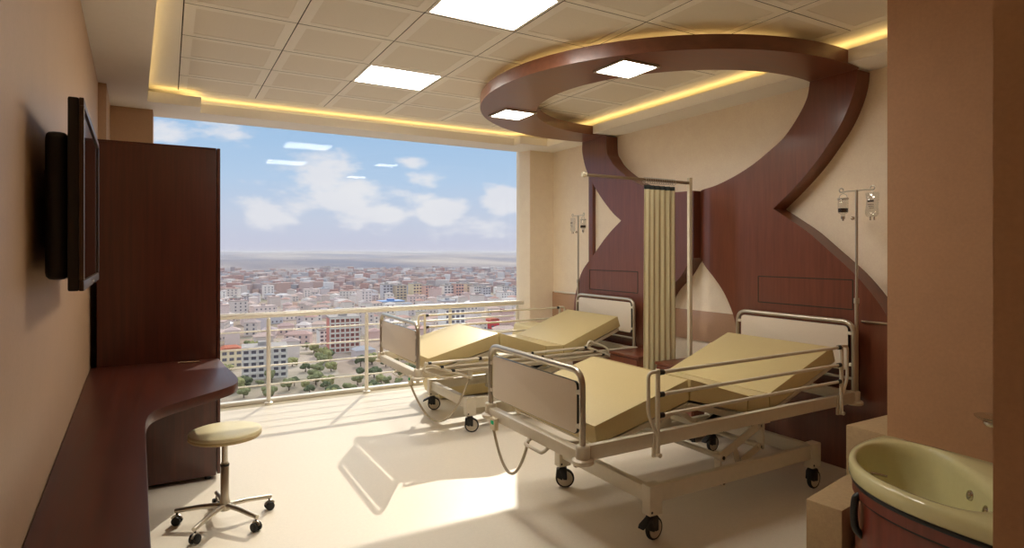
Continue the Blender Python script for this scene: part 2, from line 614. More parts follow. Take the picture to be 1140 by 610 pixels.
# ================================================================== RAILING AT THE WINDOW
rl = empty('railing', 'cream metal railing with five slim bars along the window', 'railing', (1.9, 6.556, 0))
RO = Vector((1.9, 6.556, 0))
def rloc(p): return Vector(p) - RO
POSTS = [-0.08, 0.898, 1.917, 2.93, 3.86]
for px in POSTS:
    b = MB()
    b.cyl(rloc((px, 6.556, 0)), rloc((px, 6.556, 0.855)), 0.021, 14)
    b.lathe([(0, 0), (0.042, 0), (0.042, 0.012), (0.024, 0.02)], rloc((px, 6.556, 0)), 16)
    b.lathe([(0.021, 0.855), (0.016, 0.872), (0.007, 0.878), (0.007, 0.9)], rloc((px, 6.556, 0)), 12)
    b.build('post', M['rail_metal'], rl)
MB().tube([rloc((-0.1, 6.53, 0.912)), rloc((3.93, 6.53, 0.912))], 0.03, 14).build('handrail', M['rail_metal'], rl)
for zb in (0.745, 0.57, 0.385, 0.19):
    MB().tube([rloc((-0.1, 6.575, zb)), rloc((3.9, 6.575, zb))], 0.0085, 8).build('bar', M['rail_metal'], rl)

# ================================================================== WOOD ON THE BED WALL
def arc_y(pts, y):
    pts = sorted(pts)
    for (a, za), (b_, zb) in zip(pts, pts[1:]):
        if a <= y <= b_:
            return za + (zb - za) * (y - a) / (b_ - a)
    return pts[0][1] if y < pts[0][0] else pts[-1][1]


def smooth_line(pts, n=4):
    """Catmull-Rom through the points"""
    P = [Vector((*p, 0)) for p in pts]
    P = [2 * P[0] - P[1]] + P + [2 * P[-1] - P[-2]]
    out = []
    for i in range(1, len(P) - 2):
        for k in range(n):
            t = k / n
            a, b_, c, d = P[i - 1], P[i], P[i + 1], P[i + 2]
            q = 0.5 * ((2 * b_) + (c - a) * t + (2 * a - 5 * b_ + 4 * c - d) * t * t + (3 * b_ - a - 3 * c + d) * t ** 3)
            out.append((q.x, q.y))
    out.append(pts[-1])
    return out


PF = 4.20
TOPZ = 2.838
void_r = [(2.775, TOPZ), (2.80, 2.72), (2.87, 2.60), (2.99, 2.46), (3.13, 2.365), (3.27, 2.285), (3.43, 2.215), (3.60, 2.16), (3.74, 2.13), (3.925, 2.12)]
low_r = [(3.925, 1.50), (3.88, 1.485), (3.75, 1.385), (3.61, 1.24), (3.52, 1.10), (3.46, 0.95), (3.43, 0.75), (3.42, 0.4), (3.42, 0.0)]
out_r = [(2.42, TOPZ), (2.43, 2.74), (2.47, 2.61), (2.54, 2.47), (2.65, 2.32), (2.77, 2.18), (2.92, 2.04), (3.09, 1.90)]
out_r2 = [(3.09, 1.90), (2.95, 1.81), (2.80, 1.71), (2.64, 1.575), (2.44, 1.40), (2.30, 1.24), (2.22, 1.12), (2.15, 0.95), (2.11, 0.75), (2.10, 0.4), (2.10, 0.0)]
void_r, low_r, out_r, out_r2 = map(smooth_line, (void_r, low_r, out_r, out_r2))
YB = 3.74
poly = [p for p in void_r if p[0] < YB] + [(YB, arc_y(void_r, YB)), (YB, arc_y(low_r, YB))] + [p for p in low_r if p[0] < YB]
poly += list(reversed(out_r2)) + list(reversed(out_r))[1:]
wp = empty('wood_wall_panel', 'right half of the curved mahogany wall feature behind the near bed', 'wall panel', (WX, 3.0, 0))
WO = Vector((WX, 3.0, 0))
b = MB()
b.prism([(y - 3.0, z) for y, z in poly], 'x', PF - WX, -0.001)
rows_f, cols = [], 9
for k in range(cols):
    tt = k / (cols - 1)
    y = YB + (3.925 - YB) * tt
    x = PF + 0.085 * (1 - math.cos(tt * PI / 2)) - WX
    zl, zu = arc_y(low_r, y), arc_y(void_r, y)
    rows_f.append([(-0.001, y - 3.0, zl), (x, y - 3.0, zl), (x, y - 3.0, zu), (-0.001, y - 3.0, zu)])
b.grid(rows_f, closed_u=True)
b.build('panel', M['wood_panel'], wp)


def outline(parent, y0, y1, z0, z1, org):
    g = MB()
    w = 0.004
    x0, x1 = PF - 0.0025 - org.x, PF + 0.004 - org.x
    for (a, c, d, e) in ((y0, y1, z0 - w, z0 + w), (y0, y1, z1 - w, z1 + w), (y0 - w, y0 + w, z0, z1), (y1 - w, y1 + w, z0, z1)):
        g.box(x0, x1, a - org.y, c - org.y, d, e)
    g.build('service_hatch', M['groove'], parent, smooth=0)


outline(wp, 2.45, 3.23, 1.145, 1.355, WO)
MB().tube([(PF - 0.012 - WX, 2.12 - 3.0, 1.07), (PF - 0.012 - WX, 2.38 - 3.0, 1.07)], 0.008).build('guard_rail', M['track'], wp)

void_l = [(5.19, TOPZ), (5.18, 2.66), (5.13, 2.58), (5.05, 2.49), (4.90, 2.385), (4.70, 2.27), (4.45, 2.18), (4.20, 2.13), (3.927, 2.12)]
low_l = [(3.927, 1.50), (3.97, 1.47), (4.09, 1.32), (4.24, 1.19), (4.33, 1.07), (4.39, 0.95), (4.42, 0.75), (4.43, 0.4), (4.43, 0.0)]
out_l = [(5.63, TOPZ), (5.63, 2.72), (5.57, 2.54), (5.47, 2.385), (5.30, 2.185), (5.09, 1.99), (4.94, 1.89)]
out_l2 = [(4.94, 1.89), (5.09, 1.795), (5.23, 1.69), (5.36, 1.575), (5.52, 1.44), (5.64, 1.32), (5.73, 1.15), (5.79, 0.95), (5.81, 0.7), (5.82, 0.4), (5.82, 0.0)]
void_l, low_l, out_l, out_l2 = map(smooth_line, (void_l, low_l, out_l, out_l2))
poly = void_l + low_l + list(reversed(out_l2)) + list(reversed(out_l))[1:]
W2 = Vector((WX, 4.9, 0))
wp2 = empty('wood_wall_panel', 'left half of the curved mahogany wall feature behind the far bed', 'wall panel', tuple(W2))
b = MB()
b.prism([(y - 4.9, z) for y, z in poly], 'x', PF - WX, -0.001)
b.build('panel', M['wood_panel'], wp2)
outline(wp2, 4.68, 5.49, 1.13, 1.35, W2)

# ================================================================== RING ON THE CEILING
RZ = TOPZ
ring = empty('ceiling_ring', 'large curved mahogany ring hung below the tiled ceiling', 'ceiling ring', (3.9, 4.0, RZ))
def arc(cx, cy, rx, ry, xmax, n=72):
    a0 = math.acos(max(-1, min(1, (xmax - cx) / rx)))
    return [(cx + rx * math.cos(a), cy + ry * math.sin(a)) for a in [a0 + (2 * PI - 2 * a0) * k / n for k in range(n + 1)]]
b = MB()
for xmax, z0, z1 in ((4.026, 0.0, 0.095), (PF, 0.0, 0.010)):
    o_ = arc(3.88, 4.006, 1.647, 1.632, xmax)
    i_ = arc(3.97, 3.98, 1.226, 1.226, xmax)
    rows = []
    for (ox, oy), (ix, iy) in zip(o_, i_):
        rows.append([(ox - 3.9, oy - 4.0, z0), (ox - 3.9, oy - 4.0, z1), (ix - 3.9, iy - 4.0, z1), (ix - 3.9, iy - 4.0, z0)])
    if z1 < 0.05:
        rows = [r for r, (ox, oy) in zip(rows, o_) if ox > 3.3]
        half = len(rows) // 2
        for part in (rows[:half], rows[half:]):
            b.grid([[(x, y, z - 0.0008) for x, y, z in r] for r in part], closed_u=True)
    else:
        b.grid(rows, closed_u=True)
        b.bm.faces.new([b.bm.verts[-4 + k] if False else v for k, v in enumerate(list(b.bm.verts)[-4:])])
        b.bm.faces.new(list(b.bm.verts)[:4])
b.build('ring', M['wood_ring'], ring)
pts = [(3.9 + 1.47 * math.cos(a) - 3.93, 4.0 + 1.44 * math.sin(a) - 4.0, 0.10) for a in [math.radians(100 + 160 * k / 60) for k in range(61)]]
MB().tube(pts, 0.006, 6).build('light_strip', M['cove'], ring)


def downlight(cx, cy, label):
    e = empty('ring_light', label, 'light', (cx, cy, RZ), 0, 'square lights in the wooden ring')
    h = 0.165
    f = MB()
    for (x0, x1, y0, y1) in ((-h, h, -h, -h + .018), (-h, h, h - .018, h), (-h, -h + .018, -h + .018, h - .018), (h - .018, h, -h + .018, h - .018)):
        f.box(x0, x1, y0, y1, -0.014, -0.0005, 0.002)
    f.build('frame', M['tube'], e)
    MB().box(-h + .016, h - .016, -h + .016, h - .016, -0.009, -0.001).build('diffuser', M['panel_light'], e, smooth=0)


downlight(2.775, 3.21, 'square light in the near curve of the wooden ring')
downlight(2.775, 4.80, 'square light in the far left curve of the wooden ring')

for (i, j), lab in zip(LIGHT_CELLS, ('bright ceiling panel light seen whole, nearer the window', 'large bright ceiling panel light cut by the top edge')):
    x0, x1, y0, y1 = XL[i], XL[i + 1], YL[j], YL[j + 1]
    cx, cy = (x0 + x1) / 2, (y0 + y1) / 2
    e = empty('ceiling_light', lab, 'light', (cx, cy, CZ), 0, 'panel lights in the tiled ceiling')
    w, h = (x1 - x0) / 2 - .004, (y1 - y0) / 2 - .004
    f = MB()
    for (a0, a1, c0, c1) in ((-w, w, -h, -h + .02), (-w, w, h - .02, h), (-w, -w + .02, -h + .02, h - .02), (w - .02, w, -h + .02, h - .02)):
        f.box(a0, a1, c0, c1, 0.0, 0.018)
    f.build('frame', M['tile_frame'], e)
    MB().box(-w + .02, w - .02, -h + .02, h - .02, 0.006, 0.016).build('diffuser', M['panel_light'], e, smooth=0)


def cove(pts, label):
    p0 = Vector(pts[0])
    o = MB().tube([Vector(p) - p0 for p in pts], 0.007, 6).build('cove_light', M['cove'])
    o.location = p0
    tag(o, label, 'light strip', 'yellow light strips above the ceiling borders')


cz = ST + 0.009
cove([(ex(-1.4) - 0.06, -1.4, cz), (ex(6.0) - 0.06, 6.0, cz)], 'yellow light strip glowing above the left ceiling border')
cove([(-0.1, 6.09, cz), (0.2, 6.09, cz), (0.2, 6.34, cz), (3.72, 6.34, cz), (3.72, 6.19, cz), (4.0, 6.19, cz)], 'yellow light strip glowing above the window ceiling border')
cove([(4.09, 1.75, cz), (4.09, 6.08, cz)], 'yellow light strip glowing above the bed wall ceiling border')

# ================================================================== TELEVISION
tv = empty('television', 'flat dark television with bronze frame mounted on the left wall', 'television', (-0.199, 2.0, 1.444), math.atan(0.041))
L, Hh = 0.82, 0.53
MB().box(-0.036, -0.010, 0, L, 0, Hh, 0.006).build('case', M['tv_back'], tv)
f = MB()
for (y0, y1, z0, z1) in ((0, L, 0, .028), (0, L, Hh - .022, Hh), (0, .022, .028, Hh - .022), (L - .022, L, .028, Hh - .022)):
    f.box(-0.0105, 0.001, y0, y1, z0, z1, 0.003)
f.build('bezel', M['tv_case'], tv)
MB().box(-0.0102, -0.004, .02, L - .02, .026, Hh - .02).build('screen', M['tv_screen'], tv, smooth=0)
MB().ball((0.0, L * 0.5, 0.014), 0.004, 8).build('power_light', M['chrome'], tv)
MB().box(-0.090, -0.0365, .04, L - .12, .03, Hh - .09, 0.02, 3).build('shade_block', M['black'], tv)  # added black box, stands in for the dark shade between set and wall
MB().box(-0.116, -0.0905, .30, .55, .12, .36, 0.004).build('wall_bracket', M['black'], tv)

# ================================================================== CABINET + DESK
cab = empty('wardrobe', 'tall dark mahogany wardrobe between the desk and the window', 'wardrobe', (0.0, 4.54, 0))
CX0, CX1, CY1 = -0.385, 0.31, 1.42      # local
MB().box(CX0 + 0.0, CX1 - 0.022, 0, CY1, 0.03, 2.25, 0.003).build('body', M['wood'], cab)
MB().box(CX0, CX1 - 0.022, -0.004, CY1, 2.2501, 2.262, 0.002).build('top', M['wood_dark'], cab)
for k in range(2):
    d_ = MB().box(CX1 - 0.018, CX1 + 0.003, 0.0 + 0.71 * k + 0.002, 0.708 + 0.71 * k, 0.035, 2.262, 0.003).build('door', M['wood_dark'], cab)
    yy = 0.64 if k == 0 else 0.78
    MB().tube(fillet([(CX1 + .003, yy, 1.0), (CX1 + .03, yy, 1.0), (CX1 + .03, yy, 1.2), (CX1 + .003, yy, 1.2)], .01), 0.005, 8).build('handle', M['chrome'], d_)
for (x, y) in ((CX0 + .05, .05), (CX1 - .07, .05), (CX0 + .05, CY1 - .05), (CX1 - .07, CY1 - .05)):
    MB().cyl((x, y, 0), (x, y, 0.031), 0.022, 12).build('foot', M['black'], cab)

curve = [(-0.078, 2.841), (-0.080, 2.95), (-0.076, 3.06), (-0.062, 3.14), (-0.026, 3.215), (0.047, 3.30), (0.15, 3.40), (0.252, 3.50),
         (0.318, 3.59), (0.345, 3.70), (0.348, 3.83), (0.338, 3.98), (0.318, 4.22), (0.300, 4.535)]
curve = smooth_line(curve, 5)
desk = empty('desk', 'long mahogany desk top with rounded corner along the left wall', 'desk', (-0.2, 2.8, 0))
DO = (-0.2, 2.8)
poly = [(left_x(4.535) + .003, 4.535), (left_x(0.9) + .003, 0.9), (-0.002, 0.9), (-0.045, 1.95)] + curve
MB().prism([(x - DO[0], y - DO[1]) for x, y in poly], 'z', 0.778, 0.828, 0.004).build('desktop', M['wood_x'], desk)
MB().prism([(left_x(0.95) + .01 - DO[0], 0.95 - DO[1]), (-0.04 - DO[0], 0.95 - DO[1]), (-0.04 - DO[0], 0.98 - DO[1]), (left_x(0.98) + .01 - DO[0], 0.98 - DO[1])],
           'z', 0, 0.778).build('side_panel', M['wood'], desk)
MB().prism([(left_x(0.98) + .006 - DO[0], 0.98 - DO[1]), (left_x(0.98) + .03 - DO[0], 0.98 - DO[1]), (left_x(4.53) + .03 - DO[0], 4.53 - DO[1]), (left_x(4.53) + .006 - DO[0], 4.53 - DO[1])],
           'z', 0.30, 0.778).build('back_panel', M['wood'], desk)

pen = empty('pen', 'small silver pen lying on the desk at the wardrobe', 'pen', (0.12, 4.43, 0.834), math.radians(-14))
MB().tube([(-0.065, 0, 0), (-0.055, 0, 0), (0.05, 0, 0), (0.068, 0, 0)], [0.002, 0.0055, 0.006, 0.004], 10).build('barrel', M['chrome'], pen)
MB().bar((0.02, 0, 0.007), (0.062, 0, 0.007), 0.003, 0.0015).build('clip', M['chrome'], pen)

# ================================================================== STOOL
st = empty('stool', 'round cream swivel stool on five castors beside the desk', 'stool', (0.285, 3.80, 0))
sx, sy = 0.005, 0.02
b = MB()
b.lathe([(0, 0.528), (0.12, 0.528), (0.180, 0.525), (0.191, 0.521), (0.195, 0.514), (0.195, 0.503)], (sx, sy, 0), 40)
b.build('seat', M['cushion'], st)
MB().lathe([(0.1945, 0.5028), (0.1945, 0.490), (0.190, 0.484), (0.15, 0.482), (0.05, 0.476), (0, 0.476)], (sx, sy, 0), 40).build('seat_base', speckled('tan vinyl', rgb(196, 172, 122), .03, 80, .4), st)
MB().cyl((0, 0, 0.27), (0, 0, 0.476), 0.016, 16).build('piston', M['chrome'], st)
b = MB()
b.lathe([(0, 0.07), (0.030, 0.07), (0.032, 0.085), (0.027, 0.12), (0.0225, 0.15), (0.0225, 0.328), (0.0195, 0.332), (0.0195, 0.345), (0.016, 0.347)], (0, 0, 0), 20)
b.build('column', M['tube'], st)
MB().lathe([(0.0232, 0.322), (0.024, 0.324), (0.024, 0.333), (0.0232, 0.335)], (0, 0, 0), 20).build('collar', M['black'], st)
for (cx, cy) in ((0.046, 3.896), (0.126, 3.595), (0.426, 3.588), (0.532, 3.848), (0.26, 4.06)):
    dx, dy = cx - 0.285, cy - 3.80
    n = math.hypot(dx, dy); ux, uy = dx / n, dy / n
    leg = MB().tube([(ux * 0.015, uy * .015, 0.098), (dx * .5, dy * .5, 0.094), (dx * 1.04, dy * 1.04, 0.078)], [0.016, 0.0145, 0.0125], 10).build('leg', M['tube'], st)
    c = MB()
    c.cyl((dx, dy, 0.045), (dx, dy, 0.078), 0.006, 8)
    px_, py_ = -uy, ux
    for s_ in (-1, 1):
        c.lathe([(0, -0.009), (0.020, -0.009), (0.0245, -0.006), (0.0245, 0.006), (0.020, 0.009), (0, 0.009)],
                (dx + px_ * .015 * s_, dy + py_ * .015 * s_, 0.0245), 18, (px_, py_, 0))
    c.build('castor', M['rubber'], leg)
    h = MB()
    h.tube([(dx + ux * -0.028 * math.cos(a) , dy + uy * -0.028 * math.cos(a), 0.0245 + 0.028 * math.sin(a)) for a in [PI * k / 8 for k in range(1, 8)]], 0.007, 8)
    h.build('castor_hood', M['tube'], leg)

# ================================================================== BEDS
BX, BY = 2.93, 2.86


def caster(parent, x, y, rz, pedal=False):
    """fork, tyre and wheel disc; the wheel trails behind its stem"""
    c = MB()
    ca, sa = math.cos(rz), math.sin(rz)
    R = lambda u, v, z: (x + u * ca - v * sa, y + u * sa + v * ca, z)
    c.cyl((x, y, 0.118), (x, y, 0.15), 0.016, 12)
    for s_ in (-1, 1):
        c.hexa([R(-.012 + .015, .020 * s_ - .004, .055), R(.012 + .015, .020 * s_ - .004, .055), R(.012 + .015, .020 * s_ + .004, .055), R(-.012 + .015, .020 * s_ + .004, .055),
                R(-.026, .020 * s_ - .004, .125), R(.026, .020 * s_ - .004, .125), R(.026, .020 * s_ + .004, .125), R(-.026, .020 * s_ + .004, .125)], .002)
    c.hexa([R(-.03, -.026, .12), R(.03, -.026, .12), R(.03, .026, .12), R(-.03, .026, .12),
            R(-.022, -.022, .135), R(.022, -.022, .135), R(.022, .022, .135), R(-.022, .022, .135)], .002)
    c.hexa([R(-.046, -.022, .070), R(-.004, -.022, .050), R(-.004, .022, .050), R(-.046, .022, .070),
            R(-.040, -.022, .125), R(.016, -.022, .130), R(.016, .022, .130), R(-.040, .022, .125)], .006)
    if pedal:
        c.hexa([R(-.095, -.02, .085), R(-.03, -.02, .112), R(-.03, .02, .112), R(-.095, .02, .085),
                R(-.085, -.02, .105), R(-.02, -.02, .134), R(-.02, .02, .134), R(-.085, .02, .105)], .003)
    f = c.build('castor', M['black'], parent)
    w = Vector(R(.015, 0, .0615))
    ax = Vector((-sa, ca, 0))
    MB().lathe([(0.050, -0.013), (0.0575, -0.012), (0.0615, -0.006), (0.0615, 0.006), (0.0575, 0.012), (0.050, 0.013), (0.050, -0.013)], w, 28, ax).build('tyre', M['rubber'], f)
    MB().lathe([(0, -0.0145), (0.012, -0.0145), (0.015, -0.011), (0.050, -0.0115), (0.050, 0.0115), (0.015, 0.011), (0.012, 0.0145), (0, 0.0145)], w, 28, ax).build('wheel_disc', M['wheel'], f)


def side_rail(parent, ys, up=True):
    """rail on the side ys (-1 near, +1 far); folds down towards the foot"""
    y = ys * 0.525
    if up: d = Vector((0, 0, 1))
    else: d = Vector((-0.935, 0, 0.36)).normalized()
    e = Vector((d.z, 0, -d.x))
    r = None
    piv = [Vector((-0.696, y, 0.485)), Vector((0.942, y, 0.49))]
    hs = (0.205, 0.315, 0.432)
    r = bpy.data.objects.new('side_rail', None)
    COL.objects.link(r)
    r.parent = parent
    r.empty_display_size = 0.1
    for p, sgn in zip(piv, (-1, 1)):
        b = MB()
        b.tube([p, p + d * 0.45], 0.013, 10)
        b.tube(fillet([p + d * 0.438, p + d * 0.438 + e * 0.066 * sgn, p + d * 0.22 + e * 0.066 * sgn, p + d * 0.10 + e * 0.004 * sgn], 0.035, 6), 0.010, 10)
        b.build('rail_post', M['metal'], r)
    for h in hs:
        a, c = piv[0] + d * h, piv[1] + d * h
        a = a + (c - a).normalized() * 0.012
        c = c - (c - a).normalized() * 0.012
        MB().tube([a, c], 0.0105, 10).build('rail_bar', M['metal'], r)
        for q, w in ((a, 1), (c, -1)):
            MB().cyl(q, q + (c - a).normalized() * 0.028 * w, 0.0145, 12).build('end_cap', M['black'], r)
    for p in piv:
        k = MB()
        k.box(p.x - .022, p.x + .022, ys * .508 - .008, ys * .508 + .008, 0.47, 0.60, .003)
        k.cyl((p.x, ys * .50, .485), (p.x, ys * .545, .485), 0.012, 12)
        k.build('bracket', M['metal'], r)
    if not up:
        for fx in (0.30, 0.62):
            for h in hs:
                q = piv[0] + d * h + Vector((fx * 1.638, 0, 0))
                MB().cyl(q - Vector((0.012, 0, 0)), q + Vector((0.012, 0, 0)), 0.0145, 12).build('rail_clip', M['black'], r)


def board(parent, x, name, ztop, zlo, zhi, zbase, cross):
    b = MB()
    y = 0.482
    b.tube(fillet([(x, -y, zbase), (x, -y, ztop), (x, y, ztop), (x, y, zbase)], 0.085, 8), 0.0165, 12)
    if cross:
        b.tube([(x, -y, cross), (x, y, cross)], 0.010, 10)
    fr = b.build(name, M['tube'], parent)
    pw, cr = 0.448, 0.03
    poly = []
    for (cy, cz_, a0) in ((pw - cr, zhi - cr, 0), (-pw + cr, zhi - cr, 90), (-pw + cr, zlo + cr, 180), (pw - cr, zlo + cr, 270)):
        for k in range(5):
            a = math.radians(a0 + 90 * k / 4)
            poly.append((cy + cr * math.cos(a), cz_ + cr * math.sin(a)))
    MB().prism(poly, 'x', x - 0.006, x + 0.008).build('board_edge', M['edge'], fr)
    mid = (zlo + zhi) / 2
    inner = [(p[0] * 0.992, mid + (p[1] - mid) * 0.985) for p in poly]
    MB().prism(inner, 'x', x - 0.0085, x + 0.0105, 0.0015).build('board_panel', M['board'], fr)
    for yy in (-1, 1):
        for zz in (zlo + 0.045, zhi - 0.05):
            MB().box(x - 0.012, x + 0.014, yy * 0.458 - 0.018, yy * 0.458 + 0.018, zz - 0.011, zz + 0.011, 0.003).build('clip', M['metal'], fr)


def make_bed(label, dy, near_up, far_up, spin):
    e = empty('hospital_bed', label, 'hospital bed', (BX, BY + dy, 0), 0, 'hospital beds in the room')
    FX, HX = -1.155, 1.16
    # lower chassis on castors
    y0, y1, x0, x1 = -0.455, 0.385, -0.67, 0.735
    b = MB()
    b.box(x0 - .02, x1 + .02, y0 - .02, y0 + .02, .205, .295, .005)
    b.box(x0 - .02, x1 + .02, y1 - .02, y1 + .02, .205, .295, .005)
    b.box(x0 - .025, x0 + .025, y0 + .02, y1 - .02, .20, .285, .005)
    b.box(x1 - .025, x1 + .025, y0 + .02, y1 - .02, .20, .285, .005)
    ch = b.build('base_frame', M['metal'], e)
    for (x, y, rz, pedal) in ((x0, y0, spin[0], dy == 0), (x0, y1, spin[1], dy > 0), (x1, y0, spin[2], False), (x1, y1, spin[3], True)):
        rz = math.radians(rz)
        lg = MB().box(x - .045, x + .045, y - .032, y + .032, .145, .305, .006).build('leg', M['metal'], e)
        MB().cyl((x - .03, y - .0335, .165), (x - .03, y - .028, .165), 0.007, 10).build('bolt', M['black'], lg)
        caster(e, x, y, rz, pedal)
    # lifting arms
    for ys in (-0.405, 0.335):
        a = MB()
        def plate(p, q, w, off=0.0):
            a.bar((p[0], ys + off, p[1]), (q[0], ys + off, q[1]), 0.012, w, 0.003)
        plate((-0.085, 0.332), (0.28, 0.478), 0.052)
        plate((0.045, 0.38), (0.09, 0.27), 0.04, .012)
        plate((0.27, 0.50), (0.27, 0.335), 0.05, -.012)
        plate((0.275, 0.342), (0.10, 0.275), 0.045)
        plate((-0.078, 0.36), (-0.078, 0.165), 0.05, .02)
        for p in ((-0.078, 0.332), (-0.078, 0.185), (0.27, 0.474), (0.27, 0.342)):
            a.cyl((p[0], ys - .022, p[1]), (p[0], ys + .03, p[1]), 0.021, 14)
        arm = a.build('lift_arm', M['metal'], e)
        for p in ((-0.078, 0.332), (-0.078, 0.185), (0.27, 0.474), (0.27, 0.342)):
            MB().cyl((p[0], ys - .026, p[1]), (p[0], ys - .0215, p[1]), 0.011, 12).build('pivot', M['black'], arm)
    for (x, z, q) in ((-0.078, 0.332, .017), (0.27, 0.474, .017), (0.27, 0.342, .014)):
        MB().cyl((x, -0.40, z), (x, 0.335, z), q, 12).build('cross_tube', M['metal'], e)
    MB().box(0.235, 0.305, -0.46, 0.46, 0.495, 0.535, .004).build('lift_beam', M['metal'], e)
    b = MB()
    b.cyl((0.06, -0.03, 0.33), (0.40, -0.03, 0.46), 0.026, 16)
    b.cyl((0.40, -0.03, 0.46), (0.52, -0.03, 0.505), 0.014, 12)
    b.build('actuator', M['black'], e)
    # upper frame
    b = MB()
    for ys in (-1, 1):
        b.box(FX + .03, HX - .03, ys * .49 - .018, ys * .49 + .018, .522, .598, .006)
    b.box(FX - .025, FX + .03, -.47, .47, .508, .572, .006)
    b.box(HX - .03, HX + .025, -.47, .47, .522, .59, .006)
    b.build('upper_frame', M['metal'], e)
    for x in (FX, HX):
        for ys in (-1, 1):
            k = MB()
            yy = ys * .485
            k.lathe([(0, .505), (.048, .505), (.055, .510), (.055, .527), (.048, .533), (.036, .535), (.036, .592), (.031, .598), (0, .598)], (x, yy, 0), 24)
            k.build('bumper', M['metal'], e)
    MB().box(FX + .02, FX + .045, -.40, -.375, .455, .515, .003).build('stop_pin', M['metal'], e)
    board(e, FX, 'footboard', 0.962, 0.640, 0.904, 0.585, None)
    board(e, HX, 'headboard', 1.070, 0.730, 1.042, 0.585, 0.680)
    # mattress: four hinged sections
    top = [(-1.045, 0.664), (-0.372, 0.834), (0.128, 0.678), (0.322, 0.668), (0.985, 0.908)]
    bot = [(-1.030, 0.562), (-0.368, 0.712), (0.122, 0.574), (0.332, 0.560), (1.020, 0.805)]
    m = MB()
    for i in range(4):
        g0 = 0.004 if i else 0.0
        g1 = 0.004 if i < 3 else 0.0
        if i == 0: g1 = 0.010
        if i == 1: g0 = 0.012
        a, c, p, q = Vector((*top[i], 0)), Vector((*top[i + 1], 0)), Vector((*bot[i], 0)), Vector((*bot[i + 1], 0))
        d = (c - a).normalized()
        a = a + d * g0; p = p + d * g0 * .3; c = c - d * g1; q = q - d * g1 * .3
        w = 0.437
        m.hexa([(p.x, -w, p.y), (q.x, -w, q.y), (q.x, w, q.y), (p.x, w, p.y), (a.x, -w, a.y), (c.x, -w, c.y), (c.x, w, c.y), (a.x, w, a.y)], 0.006, 2)
    m.build('mattress', M['mattress'], e)
    for i in range(4):
        p, q = Vector(bot[i]), Vector(bot[i + 1])
        d = (q - p).normalized(); nrm = Vector((d.y, -d.x))
        k = MB()
        p_, q_ = p + nrm * .013 + d * .012, q + nrm * .013 - d * .012
        w = 0.425
        k.hexa([(p_.x + nrm.x * .012, -w, p_.y + nrm.y * .012), (q_.x + nrm.x * .012, -w, q_.y + nrm.y * .012), (q_.x + nrm.x * .012, w, q_.y + nrm.y * .012), (p_.x + nrm.x * .012, w, p_.y + nrm.y * .012),
                (p_.x, -w, p_.y), (q_.x, -w, q_.y), (q_.x, w, q_.y), (p_.x, w, p_.y)], .002)
        for ys in (-1, 1):
            r0, r1 = p_ + nrm * .022, q_ + nrm * .022
            k.bar((r0.x, ys * .40, r0.y), (r1.x, ys * .40, r1.y), 0.022, 0.028, .003)
        k.build('mattress_platform', M['metal'], e)
    for ys in (-0.37, 0.37):
        b = MB()
        b.bar((-0.42, ys, 0.66), (-0.20, ys, 0.52), 0.012, 0.03, .003)
        b.bar((-0.42, ys, 0.66), (-0.60, ys, 0.52), 0.012, 0.03, .003)
        b.cyl((-0.42, ys - .014, 0.66), (-0.42, ys + .014, 0.66), 0.02, 12)
        b.build('knee_linkage', M['metal'], e)
        MB().bar((0.42, ys, 0.555), (0.78, ys, 0.67), 0.012, 0.03, .003).build('back_support', M['metal'], e)
        MB().bar((-0.95, ys, 0.53), (-0.72, ys, 0.585), 0.012, 0.03, .003).build('foot_support', M['metal'], e)
    for xx in (-0.195, -0.61, 0.44):
        MB().box(xx - .02, xx + .02, -0.47, 0.47, .515, .545, .004).build('cross_bar', M['metal'], e)
    side_rail(e, -1, near_up)
    if far_up: side_rail(e, 1, True)
    # hand control on the foot rail
    cy = 0.367 if dy == 0 else -0.42
    cbx = MB().box(FX - .052, FX - .026, cy - .032, cy + .032, .462, .535, .005).build('control_box', M['plastic'], e)
    MB().box(FX - .0535, FX - .0515, cy - .017, cy + .018, .497, .520).build('display', M['lcd'], cbx, smooth=0)
    P0, P1, drop = (Vector((FX - .042, cy, .462)), Vector((FX - .012, -0.01, .53)), .98) if dy == 0 else (Vector((FX - .042, cy, .462)), Vector((-0.70, -0.515, .50)), 1.38)
    pts = []
    for k in range(25):
        t = k / 24
        p = P0.lerp(P1, t)
        p.z -= drop * t * (1 - t)
        pts.append(p)
    MB().tube(pts, 0.0085, 8).build('cable', M['cable'], cbx)
    MB().tube(fillet([(FX - .01, -0.02, .512), (FX - .055, -0.02, .485), (FX - .055, -0.20, .485), (FX - .01, -0.20, .512)], .02), 0.010, 10).build('release_handle', M['metal'], e)
    return e


make_bed('near hospital bed with raised side rail toward the viewer', 0.0, True, False, (8, -32, 2, 4))
make_bed('far hospital bed by the window with its near rail folded down', 2.235, False, True, (-26, -20, 5, 5))


